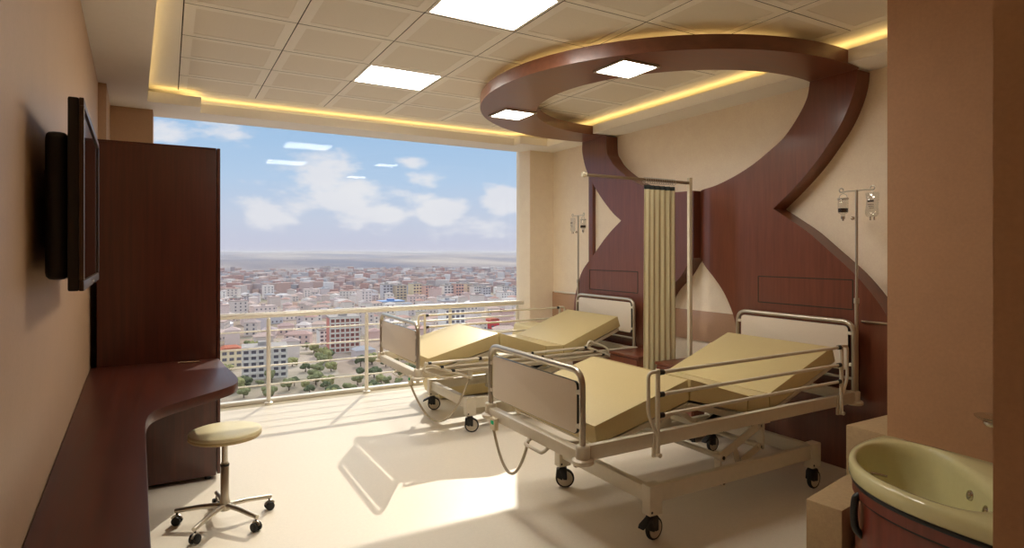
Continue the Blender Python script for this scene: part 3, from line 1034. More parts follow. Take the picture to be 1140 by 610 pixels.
# ================================================================== INFUSION STANDS
def iv_stand(y, label, lab_bottle, lab_bag, side):
    x = 4.118
    e = empty('infusion_pole', label, 'infusion pole', (x, y, 0.596), 0, 'infusion poles on the bed heads')
    b = MB()
    b.cyl((0, 0, 0.0), (0, 0, 0.62), 0.0125, 14)
    b.cyl((0, 0, 0.62), (0, 0, 1.385), 0.009, 14)
    b.build('pole', M['tube'], e)
    MB().lathe([(.0135, .60), (.018, .605), (.018, .635), (.0135, .64)], (0, 0, 0), 16).build('collar', M['tube'], e)
    MB().ball((-0.012, 0.02, 1.19), 0.013, 12).build('knob', M['chrome'], e)
    for s_ in (-1, 1):
        pts = [(0, 0, 1.38), (0, s_ * 0.06, 1.382), (0, s_ * 0.095, 1.378)]
        pts += [(0, s_ * (0.108 + 0.014 * math.sin(a)), 1.391 - 0.014 * math.cos(a)) for a in [PI * 2 * k / 12 * .8 for k in range(0, 13)]]
        MB().tube(pts, 0.0045, 8).build('hook', M['tube'], e)
    # bottle hangs from the far hook, bag from the near one
    zt = 0.596 + 1.366
    by = y + 0.095 * side
    bo = empty('infusion_bottle', lab_bottle, 'infusion bottle', (x, by, zt - 0.19), 0, 'infusion bottles on the poles')
    MB().lathe([(0, 0.03), (0.012, 0.03), (0.014, 0.045), (0.030, 0.055), (0.033, 0.065), (0.033, 0.15), (0.028, 0.158), (0, 0.16)], (0, 0, 0), 24).build('body', M['vessel'], bo)
    MB().lathe([(0, 0.058), (0.0295, 0.060), (0.031, 0.067), (0.031, 0.088), (0, 0.088)], (0, 0, 0), 24).build('liquid', M['fluid'], bo)
    MB().lathe([(0, 0.0), (0.006, 0.0), (0.007, 0.012), (0.0135, 0.014), (0.0135, 0.032), (0, 0.033)], (0, 0, 0), 18).build('stopper', M['chrome'], bo)
    k = MB()
    k.lathe([(0.0335, 0.148), (0.035, 0.150), (0.035, 0.158), (0.0335, 0.160)], (0, 0, 0), 24)
    k.tube([(0, -0.033, .155), (0, -0.022, .182), (0, 0, .193), (0, 0.022, .182), (0, 0.033, .155)], 0.0025, 6)
    k.build('hanger', M['tube'], bo)
    gy = y - 0.105 * side
    bg = empty('infusion_bag', lab_bag, 'infusion bag', (x, gy, zt - 0.19), 0, 'infusion bags on the poles')
    m = MB()
    prof = [(0.0, .030, .004), (.012, .042, .010), (.03, .045, .016), (.07, .040, .018), (.11, .041, .016), (.15, .045, .008), (.165, .044, .003)]
    rows = []
    for (h, w, t) in prof:
        rows.append([(t * math.sin(a), w * math.cos(a) * (1 if abs(math.cos(a)) > .2 else 1) + 0.003 * math.sin(h * 40), h + 0.018) for a in [2 * PI * q / 16 for q in range(16)]])
    m.grid(rows, closed_u=True)
    m.bm.faces.new(list(m.bm.verts)[-16:])
    m.bm.faces.new(list(reversed(list(m.bm.verts)[:16])))
    m.build('pouch', M['vessel'], bg)
    k = MB()
    k.box(-0.0205, -0.0195, -0.022, 0.020, 0.118, 0.130)
    for q in range(3):
        k.box(-0.0215, -0.0205, -0.022, 0.018 - .006 * q, 0.100 - q * 0.012, 0.103 - q * 0.012)
    k.build('label', M['print'], bg, smooth=0)
    k = MB()
    for q in (-0.014, 0.012):
        k.cyl((0, q, -0.004), (0, q, 0.02), 0.005, 10)
    k.build('port', M['chrome'], bg)
    MB().tube([(0, -0.012, .182), (0, 0, .194), (0, 0.012, .182)], 0.0022, 6).build('hanger', M['tube'], bg)


iv_stand(2.376, 'slim steel infusion pole at the head of the near bed', 'clear infusion bottle hanging from the near bed pole',
         'clear infusion bag hanging from the near bed pole', 1)
iv_stand(5.600, 'slim steel infusion pole at the head of the far bed', 'clear infusion bottle hanging from the far bed pole',
         'clear infusion bag hanging from the far bed pole', -1)

# ================================================================== CURTAIN SCREEN
CYY = 3.93
sc = empty('privacy_screen', 'cream post and rail for a curtain standing between the two beds', 'privacy screen', (4.155, CYY, 0))
b = MB()
b.box(-.018, .018, -.016, .016, 0.012, 2.235, .004)
b.build('post', M['pole'], sc)
MB().box(-.06, .045, -.06, .06, 0, .013, .004).build('base_plate', M['pole'], sc)
MB().box(-1.19, -.018, -.014, .014, 2.175, 2.198, .004).build('rail', M['track'], sc)
MB().lathe([(0, -.02), (.018, -.018), (.024, 0), (.018, .018), (0, .02)], (-1.205, 0, 2.187), 16, (1, 0, 0)).build('finial', M['pole'], sc)
ring_m = MB().tube([(0, 0.022 * math.cos(a), 0.026 * math.sin(a)) for a in [2 * PI * k / 14 for k in range(14)]], 0.003, 6, closed=True).build('curtain_ring', M['tube'], sc)
ring_m.location = (-0.55, 0, 2.180)
for k in range(1, 14):
    c = ring_m.copy(); COL.objects.link(c); c.parent = sc
    c.location = (-0.55 + 0.027 * k, 0, 2.180)

cu = empty('curtain', 'olive cream privacy curtain bunched near the wall between the beds', 'curtain', (3.79, CYY, 0.12))
rows, NX = [], 96
for z in (0.0, 0.3, 0.8, 1.3, 1.8, 1.985):
    row = []
    for k in range(NX + 1):
        t = k / NX
        spread = 1.0 - 0.06 * (z / 2.0)
        x = (-0.195 + 0.39 * t) * spread
        amp = 0.009 + 0.003 * math.sin(9 * t + 1.3)
        y = amp * math.sin(t * 2 * PI * 6.2 + 0.5 * math.sin(5 * t) + 0.12 * math.sin(2 * z))
        row.append((x, y, z))
    rows.append(row)
cm = MB(); cm.grid(rows)
o = cm.build('cloth', M['curtain'], cu, smooth=80)
sm = o.modifiers.new('thickness', 'SOLIDIFY'); sm.thickness = 0.004
cm = MB(); cm.grid([[(x, y, z) for x, y, _ in rows[-1]] for z in (1.985, 2.02)])
o = cm.build('header_tape', M['curtain_head'], cu, smooth=80)
sm = o.modifiers.new('thickness', 'SOLIDIFY'); sm.thickness = 0.006

# ================================================================== BEDSIDE CABINETS
def bedside(x0, y0, y1, label):
    e = empty('bedside_cabinet', label, 'bedside cabinet', (x0, y0, 0), 0, 'bedside cabinets by the bed heads')
    w, d = 0.44, y1 - y0
    MB().box(0.01, w, 0.01, d - 0.01, 0.05, 0.575, .003).build('body', M['wood_panel'], e)
    MB().box(0.0, w, 0.0, d, 0.575, 0.60, .004).build('top', M['wood_panel'], e)
    for z0, z1 in ((0.07, 0.31), (0.32, 0.565)):
        dr = MB().box(-0.004, 0.011, 0.02, d - 0.02, z0, z1, .003).build('drawer', M['wood_panel'], e)
        MB().ball((-0.014, d / 2, (z0 + z1) / 2), 0.012, 12).build('knob', M['chrome'], dr)
    for (x, y) in ((.05, .05), (w - .05, .05), (.05, d - .05), (w - .05, d - .05)):
        MB().cyl((x, y, 0), (x, y, 0.051), 0.018, 10).build('foot', M['black'], e)


bedside(3.70, 4.11, 4.53, 'low mahogany bedside cabinet left of the curtain')
bedside(3.68, 3.44, 3.88, 'low mahogany bedside cabinet right of the curtain')

# ================================================================== COUCH BY THE WINDOW
co = empty('couch', 'low cream visitor couch between the far bed and the railing', 'couch', (3.2, 6.02, 0))
MB().hexa([(-.74, -.25, .02), (.72, -.25, .02), (.72, .22, .02), (-.72, .22, .02), (-.80, -.27, .26), (.74, -.27, .26), (.74, .24, .26), (-.78, .24, .26)], .012).build('base', M['sofa'], co)
MB().box(-.80, .74, -.28, .24, .262, .42, .035, 3).build('seat_cushion', M['sofa'], co)
MB().hexa([(.36, -.26, .421), (.74, -.26, .421), (.74, .22, .421), (.36, .22, .421), (.42, -.25, .70), (.72, -.25, .70), (.72, .21, .70), (.42, .21, .70)], .03, 3).build('headrest', M['sofa'], co)

# ================================================================== BATHTUB AND STEPS
BC = (2.86, 1.35)
AYC = 0.98
bt = empty('bathtub', 'pale green oval bathtub with red wood side at lower right', 'bathtub', (BC[0], BC[1], 0))
AX, AY, WALLX = 0.78, 0.745, 3.248


def d_rad(th, off=0.0):
    """distance from the basin centre to the outline: half ellipse against the wall"""
    c, s_ = math.cos(th), math.sin(th)
    lo, hi = 0.0, 2.0
    for _ in range(40):
        m_ = (lo + hi) / 2
        x, y = BC[0] + c * m_, s_ * m_
        inside = x < WALLX and (max(0.0, WALLX - x) / (AX - off)) ** 2.6 + abs((y + BC[1] - AYC) / (AY - off)) ** 2.6 < 1
        if inside: lo = m_
        else: hi = m_
    return lo


N = 120
TH = [2 * PI * k / N for k in range(N)]


def oval(rx, ry, z, cx=-0.03, cy=0.0):
    return [(cx + rx * math.cos(a), cy + ry * math.sin(a), z) for a in TH]


def outer(off, z):
    return [(d_rad(a, off) * math.cos(a), d_rad(a, off) * math.sin(a), z) for a in TH]


def blend(A, B, t, z):
    return [(p[0] + (q[0] - p[0]) * t, p[1] + (q[1] - p[1]) * t, z) for p, q in zip(A, B)]


O0 = outer(0.0, 0.6)
LIP = [(2.835, 1.630), (3.02, 1.672), (3.16, 1.600), (3.19, 1.46), (3.10, 1.335), (2.98, 1.20), (2.86, 1.095), (2.74, 1.030), (2.64, 1.022), (2.56, 1.07), (2.538, 1.16), (2.562, 1.297), (2.612, 1.43), (2.70, 1.545)]


def closed_spline(P, n=10):
    out = []
    m_ = len(P)
    for i in range(m_):
        a, b_, c, d = (Vector((*P[(i + q) % m_], 0)) for q in (-1, 0, 1, 2))
        for k in range(n):
            t = k / n
            q = 0.5 * ((2 * b_) + (c - a) * t + (2 * a - 5 * b_ + 4 * c - d) * t * t + (3 * b_ - a - 3 * c + d) * t ** 3)
            out.append((math.atan2(q.y - BC[1], q.x - BC[0]) % (2 * PI), math.hypot(q.x - BC[0], q.y - BC[1])))
    return sorted(out)


LIPP = closed_spline(LIP)


def lip_rad(th):
    for (a, ra), (c, rc) in zip(LIPP, LIPP[1:] + [(LIPP[0][0] + 2 * PI, LIPP[0][1])]):
        if a <= th <= c:
            return ra + (rc - ra) * (th - a) / max(1e-9, c - a)
    a, ra = LIPP[-1]; c, rc = LIPP[0]
    return (ra + rc) / 2


LR = [lip_rad(a) for a in TH]
for _ in range(9):
    LR = [(LR[k - 1] + 2 * LR[k] + LR[(k + 1) % N]) / 4 for k in range(N)]


def bowl(f, z, cx=0.0, cy=0.0):
    return [(cx + f * r * math.cos(a), cy + f * r * math.sin(a), z) for a, r in zip(TH, LR)]


I0 = bowl(1.0, 0.6)
b = MB()
b.grid([outer(0.022, 0.530), outer(0.006, 0.534), outer(0.0, 0.545), outer(0.0, 0.582), blend(O0, I0, .05, .594), blend(O0, I0, .14, .601),
        blend(O0, I0, .6, .603), blend(O0, I0, .90, .600), blend(O0, I0, .97, .594), bowl(.985, .580), bowl(.965, .545), bowl(.93, .48),
        bowl(.86, .39), bowl(.72, .32), bowl(.5, .285), bowl(.2, .275), bowl(.02, .274)], closed_u=True)
b.build('tub', M['bath'], bt, smooth=60)
MB().grid([outer(0.024, 0.512), outer(0.012, 0.512), outer(0.010, 0.515), outer(0.010, 0.526), outer(0.012, 0.530), outer(0.024, 0.530)], closed_u=True).build('trim_band', M['black'], bt)
MB().grid([outer(0.026, 0.468), outer(0.014, 0.468), outer(0.014, 0.511), outer(0.026, 0.511)], closed_u=True).build('top_rail', M['bath_wood'], bt)
MB().grid([outer(0.03, 0.458), outer(0.020, 0.458), outer(0.020, 0.4675), outer(0.03, 0.4675)], closed_u=True).build('lower_band', M['black'], bt)  # thin black line below the wooden top rail
MB().grid([outer(0.036, 0.0), outer(0.026, 0.0), outer(0.026, 0.4575), outer(0.036, 0.4575)], closed_u=True).build('side_panel', M['bath_wood'], bt)
th = math.atan2(1.545 - BC[1], 2.60 - BC[0])
pts = []
for (dz, o_) in ((.49 - .005, .0), (.47, .028), (.40, .036), (.33, .028), (.30, .0)):
    r_ = d_rad(th, 0.03) + o_
    pts.append((r_ * math.cos(th), r_ * math.sin(th), dz))
MB().tube(fillet(pts, .03), [0.016] * len(fillet(pts, .03)), 12).build('grab_handle', M['black'], bt)
for (jx, jy, z) in ((3.0, 1.245, .50), (2.905, 1.155, .49)):
    a = math.atan2(jy - BC[1], jx - BC[0]) % (2 * PI)
    r_ = LR[int(a / (2 * PI) * N) % N] * .945
    c = Vector((r_ * math.cos(a), r_ * math.sin(a), z))
    nrm = Vector((-.68, .68, 0.25)).normalized()
    MB().lathe([(0, .014), (.008, .014), (.011, .010), (.012, .006), (.020, .008), (.023, .002), (.023, -.008)], c, 20, nrm).build('jet', M['chrome'], bt)
MB().tube([(-.125, .165, .560), (-.085, .115, .552)], 0.006, 10).build('overflow_lever', M['chrome'], bt)

s1 = MB().prism([(2.807, 1.877), (3.405, 1.985), (3.405, 1.785), (2.825, 1.700)], 'z', 0, 0.30, 0.008).build('stone_step', M['stone'], origin=(3.1, 1.84, 0))
tag(s1, 'lower beige stone step beside the end of the bathtub', 'step', 'stone steps by the bathtub')
s2 = MB().prism([(3.41, 2.03), (4.19, 2.03), (4.19, 1.735), (3.41, 1.735)], 'z', 0, 0.55, 0.008).build('stone_step', M['stone'], origin=(3.8, 1.88, 0))
tag(s2, 'taller beige stone step against the wall corner behind the bathtub', 'step', 'stone steps by the bathtub')

sd_ = empty('soap_dish', 'small clear soap dish on the wall above the bathtub', 'soap dish', (3.25, 1.225, 0.80))
MB().lathe([(.02, 0), (.05, .004), (.066, .014), (.070, .022), (.066, .020), (.048, .010), (0, .006)], (-0.075, 0, 0), 24).build('dish', M['vessel'], sd_)
MB().lathe([(0, -.022), (.03, -.022), (.038, -.012), (.038, -.002), (0, -.002)], (-0.075, 0, 0), 20).build('holder', M['chrome'], sd_)
MB().cyl((-0.04, 0, -.012), (0, 0, -.012), 0.008, 10).build('arm', M['chrome'], sd_)

# ================================================================== THE CITY BELOW
GZ = -58.5


def ground_at(px, py, z=GZ):
    """where the line of sight through a photo pixel meets height z"""
    s30, c30 = 0.5, math.sqrt(3) / 2
    r = (px - 570) / 664
    dx, dy, dz = s30 + c30 * r, c30 - s30 * r, (281 - py) / 664
    t = (z - 1.55) / dz
    return dx * t, dy * t


def rise(x, y):
    d = math.hypot(x, y)
    base = 0.0
    if d > 1300:
        base = (d - 1300) / 6000 * 42
    n = mnoise.fractal(Vector((x / 1400, y / 1400, 3.1)), 0.8, 2.0, 4)
    k = max(0.0, min(1.0, (d - 1500) / 3500))
    return base + n * 26 * k


def make_ground():
    m, t, b = principled('city ground', (0.3, 0.27, 0.25), 0.9, 0, 0.1)
    tc = t.new('ShaderNodeTexCoord')
    P = tc.outputs['Object']
    vor = t.new('ShaderNodeTexVoronoi')
    t.l.new(P, vor.inputs['Vector'])
    vor.inputs['Scale'].default_value = 0.03
    pal = t.ramp(t.noise(P, 0.012, 6, 0.62), [(0.30, rgb(112, 122, 86)), (0.42, rgb(150, 140, 120)), (0.5, rgb(186, 170, 152)), (0.58, rgb(168, 142, 128)), (0.7, rgb(120, 124, 96))])
    sepc = t.new('ShaderNodeSeparateColor')
    t.l.new(vor.outputs['Color'], sepc.inputs[0])
    blk = t.ramp(sepc.outputs[0], [(0.0, rgb(150, 112, 98)), (0.3, rgb(190, 178, 166)), (0.55, rgb(110, 116, 88)), (0.75, rgb(206, 198, 188)), (1.0, rgb(140, 118, 108))])
    col = t.mix(1.0, t.mix(0.5, pal, blk), (0.86, 0.84, 0.86, 1), 'MULTIPLY')
    sep = t.new('ShaderNodeSeparateXYZ')
    t.l.new(P, sep.inputs[0])
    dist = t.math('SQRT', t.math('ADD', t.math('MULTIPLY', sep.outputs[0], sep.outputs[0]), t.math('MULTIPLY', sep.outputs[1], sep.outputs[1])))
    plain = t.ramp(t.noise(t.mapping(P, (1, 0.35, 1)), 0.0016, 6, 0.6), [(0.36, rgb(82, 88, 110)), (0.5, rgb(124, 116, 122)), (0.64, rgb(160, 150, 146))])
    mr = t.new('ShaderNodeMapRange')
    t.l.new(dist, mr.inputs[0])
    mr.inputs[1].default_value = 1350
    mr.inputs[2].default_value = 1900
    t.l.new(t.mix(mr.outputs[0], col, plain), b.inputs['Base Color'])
    g = MB()
    xs = [-2200 + 180 * k for k in range(62)]
    ys = [120 + 60 * k for k in range(20)] + [1320 + 190 * k for k in range(42)]
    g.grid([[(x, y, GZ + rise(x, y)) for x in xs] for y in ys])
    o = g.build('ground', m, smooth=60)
    structure(o, 'plain and hills below and beyond the window', 'ground')


make_ground()


def facade(name, wall, glass, cw, ch, gap=0.28):
    """a wall with a regular window pattern of its own"""
    m, t, b = principled(name, wall, 0.8, 0, 0.2)
    tc = t.new('ShaderNodeTexCoord')
    sep = t.new('ShaderNodeSeparateXYZ')
    t.l.new(tc.outputs['Object'], sep.inputs[0])
    h = t.math('FRACT', t.math('DIVIDE', t.math('ADD', sep.outputs[0], t.math('MULTIPLY', sep.outputs[1], 1.0)), cw))
    v = t.math('FRACT', t.math('DIVIDE', sep.outputs[2], ch))
    a = t.math('MULTIPLY', t.math('GREATER_THAN', h, gap), t.math('LESS_THAN', h, 1 - gap * .6))
    c = t.math('MULTIPLY', t.math('GREATER_THAN', v, 0.36), t.math('LESS_THAN', v, 0.82))
    t.l.new(t.mix(t.math('MULTIPLY', a, c), (*wall, 1), (*glass, 1)), b.inputs['Base Color'])
    return m


roof_red = speckled('terracotta roof', rgb(176, 104, 82), 0.2, 0.6, 0.85, 0.1)
roof_grey = speckled('grey roof', rgb(168, 162, 160), 0.12, 0.5, 0.85, 0.1)
concrete = speckled('pale render', rgb(226, 220, 214), 0.06, 0.3, 0.85, 0.1)
win = principled('dark window', rgb(98, 94, 106), 0.4)[0]


def varied(name, stops, island=False, rough=0.85):
    m, t, b = principled(name, (0.5, 0.5, 0.5), rough, 0, 0.1)
    if island:
        n = t.new('ShaderNodeNewGeometry'); f = n.outputs['Random Per Island']
    else:
        n = t.new('ShaderNodeObjectInfo'); f = n.outputs['Random']
    t.l.new(t.ramp(f, stops), b.inputs['Base Color'])
    return m


ROOFS = [(0.0, rgb(178, 140, 132)), (0.2, rgb(196, 172, 164)), (0.4, rgb(160, 148, 150)), (0.55, rgb(210, 204, 204)), (0.75, rgb(184, 150, 144)), (0.9, rgb(166, 168, 178)), (1, rgb(232, 228, 230))]
WALLS = [(0.0, rgb(230, 222, 218)), (0.3, rgb(208, 196, 192)), (0.5, rgb(242, 240, 240)), (0.75, rgb(216, 188, 182)), (1, rgb(206, 206, 216))]
h_roof, h_wall = varied('house roofs', ROOFS), varied('house walls', WALLS)


def block(w, d, h, roof=True):
    b = MB()
    b.mi = 0
    b.box(-w / 2, w / 2, -d / 2, d / 2, 0, h)
    b.mi = 1
    if roof:
        o_ = 0.5
        r = h + min(w, d) * 0.22
        k = min(w, d) * 0.4
        A = [(-w / 2 - o_, -d / 2 - o_, h), (w / 2 + o_, -d / 2 - o_, h), (w / 2 + o_, d / 2 + o_, h), (-w / 2 - o_, d / 2 + o_, h)]
        R0, R1 = ((-w / 2 + k, 0, r), (w / 2 - k, 0, r)) if w >= d else ((0, -d / 2 + k, r), (0, d / 2 - k, r))
        v = [b.bm.verts.new(p) for p in A] + [b.bm.verts.new(R0), b.bm.verts.new(R1)]
        qs = ((0, 1, 5, 4), (1, 2, 5), (2, 3, 4, 5), (3, 0, 4)) if w >= d else ((0, 1, 4), (1, 2, 5, 4), (2, 3, 5), (3, 0, 4, 5))
        for q in qs:
            f = b.bm.faces.new([v[i] for i in q]); f.material_index = 1
        f = b.bm.faces.new([v[3], v[2], v[1], v[0]]); f.material_index = 1
    else:
        b.box(-w / 2 - .2, w / 2 + .2, -d / 2 - .2, d / 2 + .2, h, h + 0.7)
        b.box(-1.5, 1.5, -1.5, 1.5, h + .7, h + 2.6)
    b.mi = 2
    nf = max(1, int(h / 3.1))
    nw = max(2, int(w / 3.4))
    for j in range(nf):
        for i in range(nw):
            x = -w / 2 + (i + .5) * w / nw
            z = 1.0 + j * 3.1
            b.box(x - .65, x + .65, -d / 2 - .06, -d / 2 + .1, z, z + 1.4)
    return b


USED = []


def free(x, y, r):
    for (a, c, q) in USED:
        if (a - x) ** 2 + (c - y) ** 2 < (q + r) ** 2: return False
    return True


def hero(name, label, cat, px, py, wpx, hpx, depth, wall_m, win_m, cols, rows, top='flat', rz=0.0, roof_m=None, group=None, frame=False):
    """a building that can be made out by itself: walls, roof and its windows"""
    x, y = ground_at(px, py)
    dist = 0.5 * x + 0.866 * y
    w, h = wpx / 664 * dist, hpx / 664 * dist
    e = empty(name, label, cat, (x, y, GZ), math.radians(rz), group)
    MB().box(-w / 2, w / 2, 0, depth, -1, h).build('walls', wall_m, e, smooth=0)
    if top == 'flat':
        r = MB(); r.box(-w / 2 - .4, w / 2 + .4, -.4, depth + .4, h, h + .9); r.box(-w * .15, w * .12, depth * .3, depth * .6, h + .9, h + 2.8)
        r.build('roof', roof_m or roof_grey, e, smooth=0)
    else:
        r = MB()
        r.prism([(-w / 2 - .6, h), (w / 2 + .6, h), (w / 2 - w * .2, h + w * .14), (-w / 2 + w * .2, h + w * .14)], 'y', -.6, depth + .6)
        r.build('roof', roof_m or roof_red, e, smooth=0)
    if cols:
        proto = None
        ww, hh = w / cols * .62, h / rows * .5
        for j in range(rows):
            for i in range(cols):
                loc = (-w / 2 + (i + .5) * w / cols, 0, (j + .5) * h / rows)
                if proto is None:
                    proto = MB().box(-ww / 2, ww / 2, -.12, .25, -hh / 2, hh / 2).build('window', win_m, e, smooth=0)
                    o = proto
                else:
                    o = proto.copy(); COL.objects.link(o); o.parent = e
                o.location = loc
    if frame:
        f = MB()
        for i in range(cols + 1):
            xx = -w / 2 + i * w / cols
            f.box(xx - .32, xx + .32, -1.1, 0, 0, h + .5)
        for j in range(rows + 1):
            zz = j * h / rows
            f.box(-w / 2 - .25, w / 2 + .25, -1.1, 0, zz - .42, zz + .42)
        f.build('balcony_frame', concrete, e, smooth=0)
    USED.append((x, y + depth / 2, max(w, depth) * .72))
    return e


white_w = principled('white facade', rgb(236, 232, 230), 0.8)[0]
pink_w = principled('red pink facade', rgb(206, 134, 122), 0.8)[0]
tan_w = principled('tan facade', rgb(214, 196, 172), 0.8)[0]
pinkish = principled('pale pink facade', rgb(222, 178, 164), 0.8)[0]
grey_w = principled('pale grey facade', rgb(206, 204, 212), 0.8)[0]
cream_w = principled('cream facade', rgb(228, 214, 184), 0.8)[0]
blue_r = principled('blue roof', rgb(76, 128, 190), 0.6)[0]
red_w = principled('red facade', rgb(208, 60, 66), 0.7)[0]

hero('apartment_block', 'white five storey apartment block beyond the first railing post', 'building', 295, 421, 46, 33, 13, white_w, win, 6, 5, rz=-6, frame=True)
hero('apartment_block', 'red and white framed seven storey building beyond the railing', 'building', 384, 392, 32, 38, 14, pink_w, principled('red brown window', rgb(150, 92, 86), 0.5)[0], 6, 7, rz=-4, frame=True)
hero('apartment_block', 'small white block just left of the red framed building', 'building', 361, 385, 10, 17, 9, white_w, win, 2, 4)
hero('apartment_block', 'pale yellow house left of the white apartment block', 'building', 258, 410, 22, 20, 10, cream_w, win, 3, 3, 'pitched')
hero('apartment_block', 'wide white block seen behind the far bed mattress', 'building', 507, 372, 24, 28, 14, white_w, win, 4, 5)
hero('apartment_block', 'bright red house seen above the far bed mattress', 'building', 551, 366, 11, 10, 8, red_w, win, 2, 2, 'pitched')
hero('warehouse', 'low building with a blue roof just above the handrail', 'building', 438, 341, 26, 5, 20, white_w, win, 0, 0, 'flat', roof_m=blue_r)
TW = [(432, 333, 11, 16, grey_w, 'leftmost grey tower of the row above the handrail'), (447, 333, 12, 15, tan_w, 'tan tower second in the row above the handrail'),
      (465, 333, 11, 17, cream_w, 'cream tower with a flat top in the middle of the row'), (478, 334, 9, 16, pinkish, 'slim pinkish tower right of the cream tower'),
      (500, 333, 12, 15, white_w, 'white tower left of the pair of pink towers'), (512, 333, 10, 17, pinkish, 'tall pink tower in the right half of the row'),
      (523, 332, 6, 16, tan_w, 'slim tan tower just right of the tall pink one'), (531.5, 333, 8, 14, white_w, 'slim white tower right of the tan one'),
      (542, 333, 10, 13, grey_w, 'short grey tower near the right end of the row'), (563, 331, 9, 12, white_w, 'small white tower beside the window pier'),
      (574, 331, 7, 11, grey_w, 'grey tower closest to the window pier'), (262, 344, 12, 12, pinkish, 'pinkish block just beyond the wardrobe edge'),
      (276, 340, 9, 10, grey_w, 'grey block right of the pinkish one by the wardrobe'), (283, 321, 12, 7, tan_w, 'tan block in the far city above the handrail at left'),
      (375, 322, 9, 6, pinkish, 'pinkish block in the far city above the second post')]
for (px, py, w, h, m_, lab) in TW:
    hero('tower_block', lab, 'building', px, py, w, h, 14, m_, win, 3, 5, rz=random.uniform(-8, 8))

# houses: five shapes, three hundred in view
protos = [block(11, 9, 6), block(16, 9, 6.5), block(9, 9, 9.5), block(20, 11, 10, False), block(13, 12, 16, False)]
meshes = []
for b in protos:
    o = b.build('house', [h_wall, h_roof, win], smooth=0)
    meshes.append(o.data)
    bpy.data.objects.remove(o)
HL = 'small house or block among the roofs of the city below'
placed = 0
tries = 0
while placed < 290 and tries < 6000:
    tries += 1
    az = math.radians(random.uniform(-2.5, 33.5))
    # nearer ones first
    dd = 330 + 540 * (random.random() ** 0.8) 
    x, y = dd * math.sin(az), dd * math.cos(az)
    k = random.choices(range(5), (5, 4, 3, 2, 1.2))[0]
    if dd < 410 and math.degrees(az) > 3 and random.random() < .93: continue
    if not free(x, y, 10.6): continue
    USED.append((x, y, 10.6))
    o = bpy.data.objects.new('house', meshes[k])
    COL.objects.link(o)
    o.location = (x, y, GZ)
    o.rotation_euler = (0, 0, math.radians(random.choice((0, 90, 12, 78, -20, 60)) + random.uniform(-6, 6)))
    tag(o, HL, 'house', 'houses of the city')
    placed += 1

# everything farther off: one mass of roofs
fb = MB()
cnt = 0
for _ in range(5200):
    az = math.radians(random.uniform(-5, 36))
    dd = 880 + 900 * random.random() ** 0.9
    x, y = dd * math.sin(az), dd * math.cos(az)
    dens = mnoise.noise(Vector((x / 260, y / 260, 0))) + 0.25 - (dd - 1300) / 900
    if random.random() > 0.55 + dens * 0.6: continue
    if not free(x, y, 7): continue
    w, d_, h = random.uniform(8, 20), random.uniform(8, 14), random.choice((5, 6, 6, 8, 9, 12, 15, 18 if random.random() < .5 else 7))
    a = random.uniform(0, PI)
    ca, sa = math.cos(a), math.sin(a)
    R = lambda u, v, z: (x + u * ca - v * sa, y + u * sa + v * ca, GZ + rise(x, y) + z)
    fb.hexa([R(-w / 2, -d_ / 2, -2), R(w / 2, -d_ / 2, -2), R(w / 2, d_ / 2, -2), R(-w / 2, d_ / 2, -2), R(-w / 2, -d_ / 2, h), R(w / 2, -d_ / 2, h), R(w / 2, d_ / 2, h), R(-w / 2, d_ / 2, h)])
    cnt += 1
o = fb.build('distant_roofs', varied('distant roofs', ROOFS, True), smooth=0, fix=False)
tag(o, 'mass of tiny distant roofs spreading toward the hills', 'roofs', None, 'stuff')

# trees and shrubs on the slope nearest the building
leaf = [speckled('leaf a', rgb(128, 132, 96), 0.35, 0.9, 0.9, 0.05), speckled('leaf b', rgb(96, 104, 78), 0.35, 0.9, 0.9, 0.05), speckled('leaf c', rgb(150, 150, 104), 0.3, 0.9, 0.9, 0.05)]
bark = principled('bark', rgb(92, 78, 66), 0.9)[0]


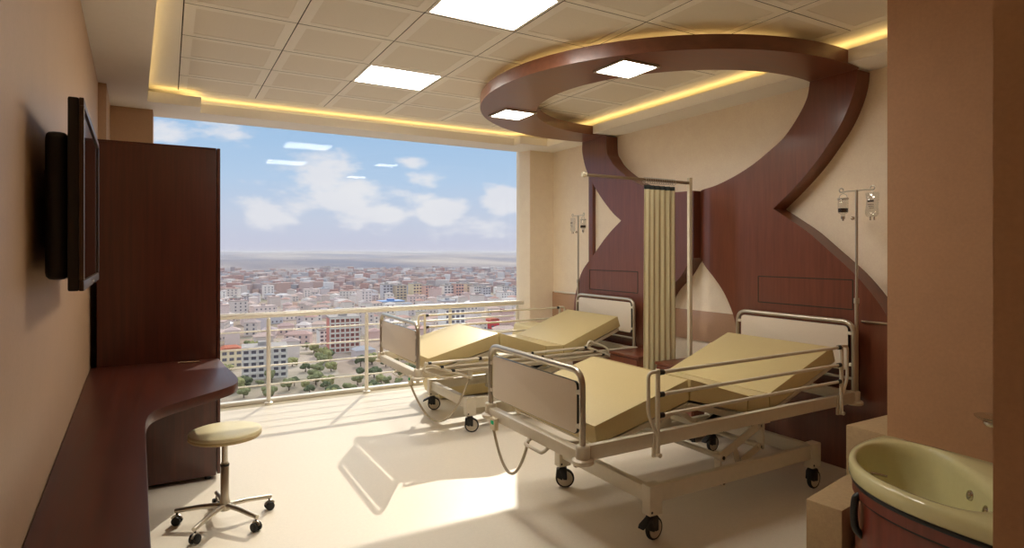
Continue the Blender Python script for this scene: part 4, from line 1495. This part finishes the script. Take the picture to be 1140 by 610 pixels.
def tree_mesh(seed):
    rnd = random.Random(seed)
    b = MB()
    for k in range(9):
        tmp = bmesh.new()
        bmesh.ops.create_icosphere(tmp, subdivisions=2, radius=1)
        c = Vector((rnd.uniform(-1.6, 1.6), rnd.uniform(-1.6, 1.6), rnd.uniform(1.8, 4.2)))
        s_ = rnd.uniform(0.8, 1.5)
        for v in tmp.verts:
            q = 1 + 0.35 * mnoise.noise(v.co * 2.3 + Vector((seed, k, 0)))
            v.co = v.co * s_ * q + c
        b.merge(tmp)
    return b


TREES = []
for k in range(3):
    f = tree_mesh(k + 1).build('foliage', leaf[k], None, smooth=30)
    tr_ = MB().tube([(0, 0, -.5), (0.1, 0, 1.2), (0, 0.1, 3.0)], [.3, .22, .12], 8).build('trunk', bark, None)
    TREES.append((f, tr_))
TL = ('mid green bushy tree on the slope below the railing', 'dark green bushy tree on the slope below the railing', 'pale yellowish tree on the slope below the railing')
first = [True] * 3
n_t = 0
spots = []
for _ in range(900):
    px = random.uniform(246, 575)
    py = random.choice((random.uniform(412, 446), random.uniform(404, 450), random.uniform(375, 412)))
    if n_t >= 95: break
    x, y = ground_at(px, py)
    if not free(x, y, 3.6): continue
    USED.append((x, y, 2.2))
    k = random.choices((0, 1, 2), (4, 2, 3))[0]
    e = empty('tree', TL[k], 'tree', (x, y, GZ), random.uniform(0, 6.28), 'trees on the slope below')
    s_ = random.uniform(0.7, 1.35)
    e.scale = (s_, s_, s_ * random.uniform(.75, 1.1))
    for src in TREES[k]:
        c = src.copy(); COL.objects.link(c); c.parent = e
    n_t += 1
for pair in TREES:
    for o in pair:
        bpy.data.objects.remove(o)

# haze over the plain
def haze():
    m = bpy.data.materials.new('distance haze')
    m.use_nodes = True
    t = NT(m.node_tree)
    t.n.clear()
    v = t.new('ShaderNodeVolumeScatter')
    v.inputs['Color'].default_value = (0.70, 0.70, 0.92, 1)
    v.inputs['Density'].default_value = HAZE
    v.inputs['Anisotropy'].default_value = 0.2
    o = t.new('ShaderNodeOutputMaterial')
    t.l.new(v.outputs[0], o.inputs['Volume'])
    ob = MB().box(-2600, 9500, 180, 9800, -200, 12).build('haze', m, smooth=0)
    tag(ob, 'thin lilac haze over the plain beyond the window', 'haze', None, 'stuff')


HAZE = 1.5e-4
if HAZE > 0:
    haze()
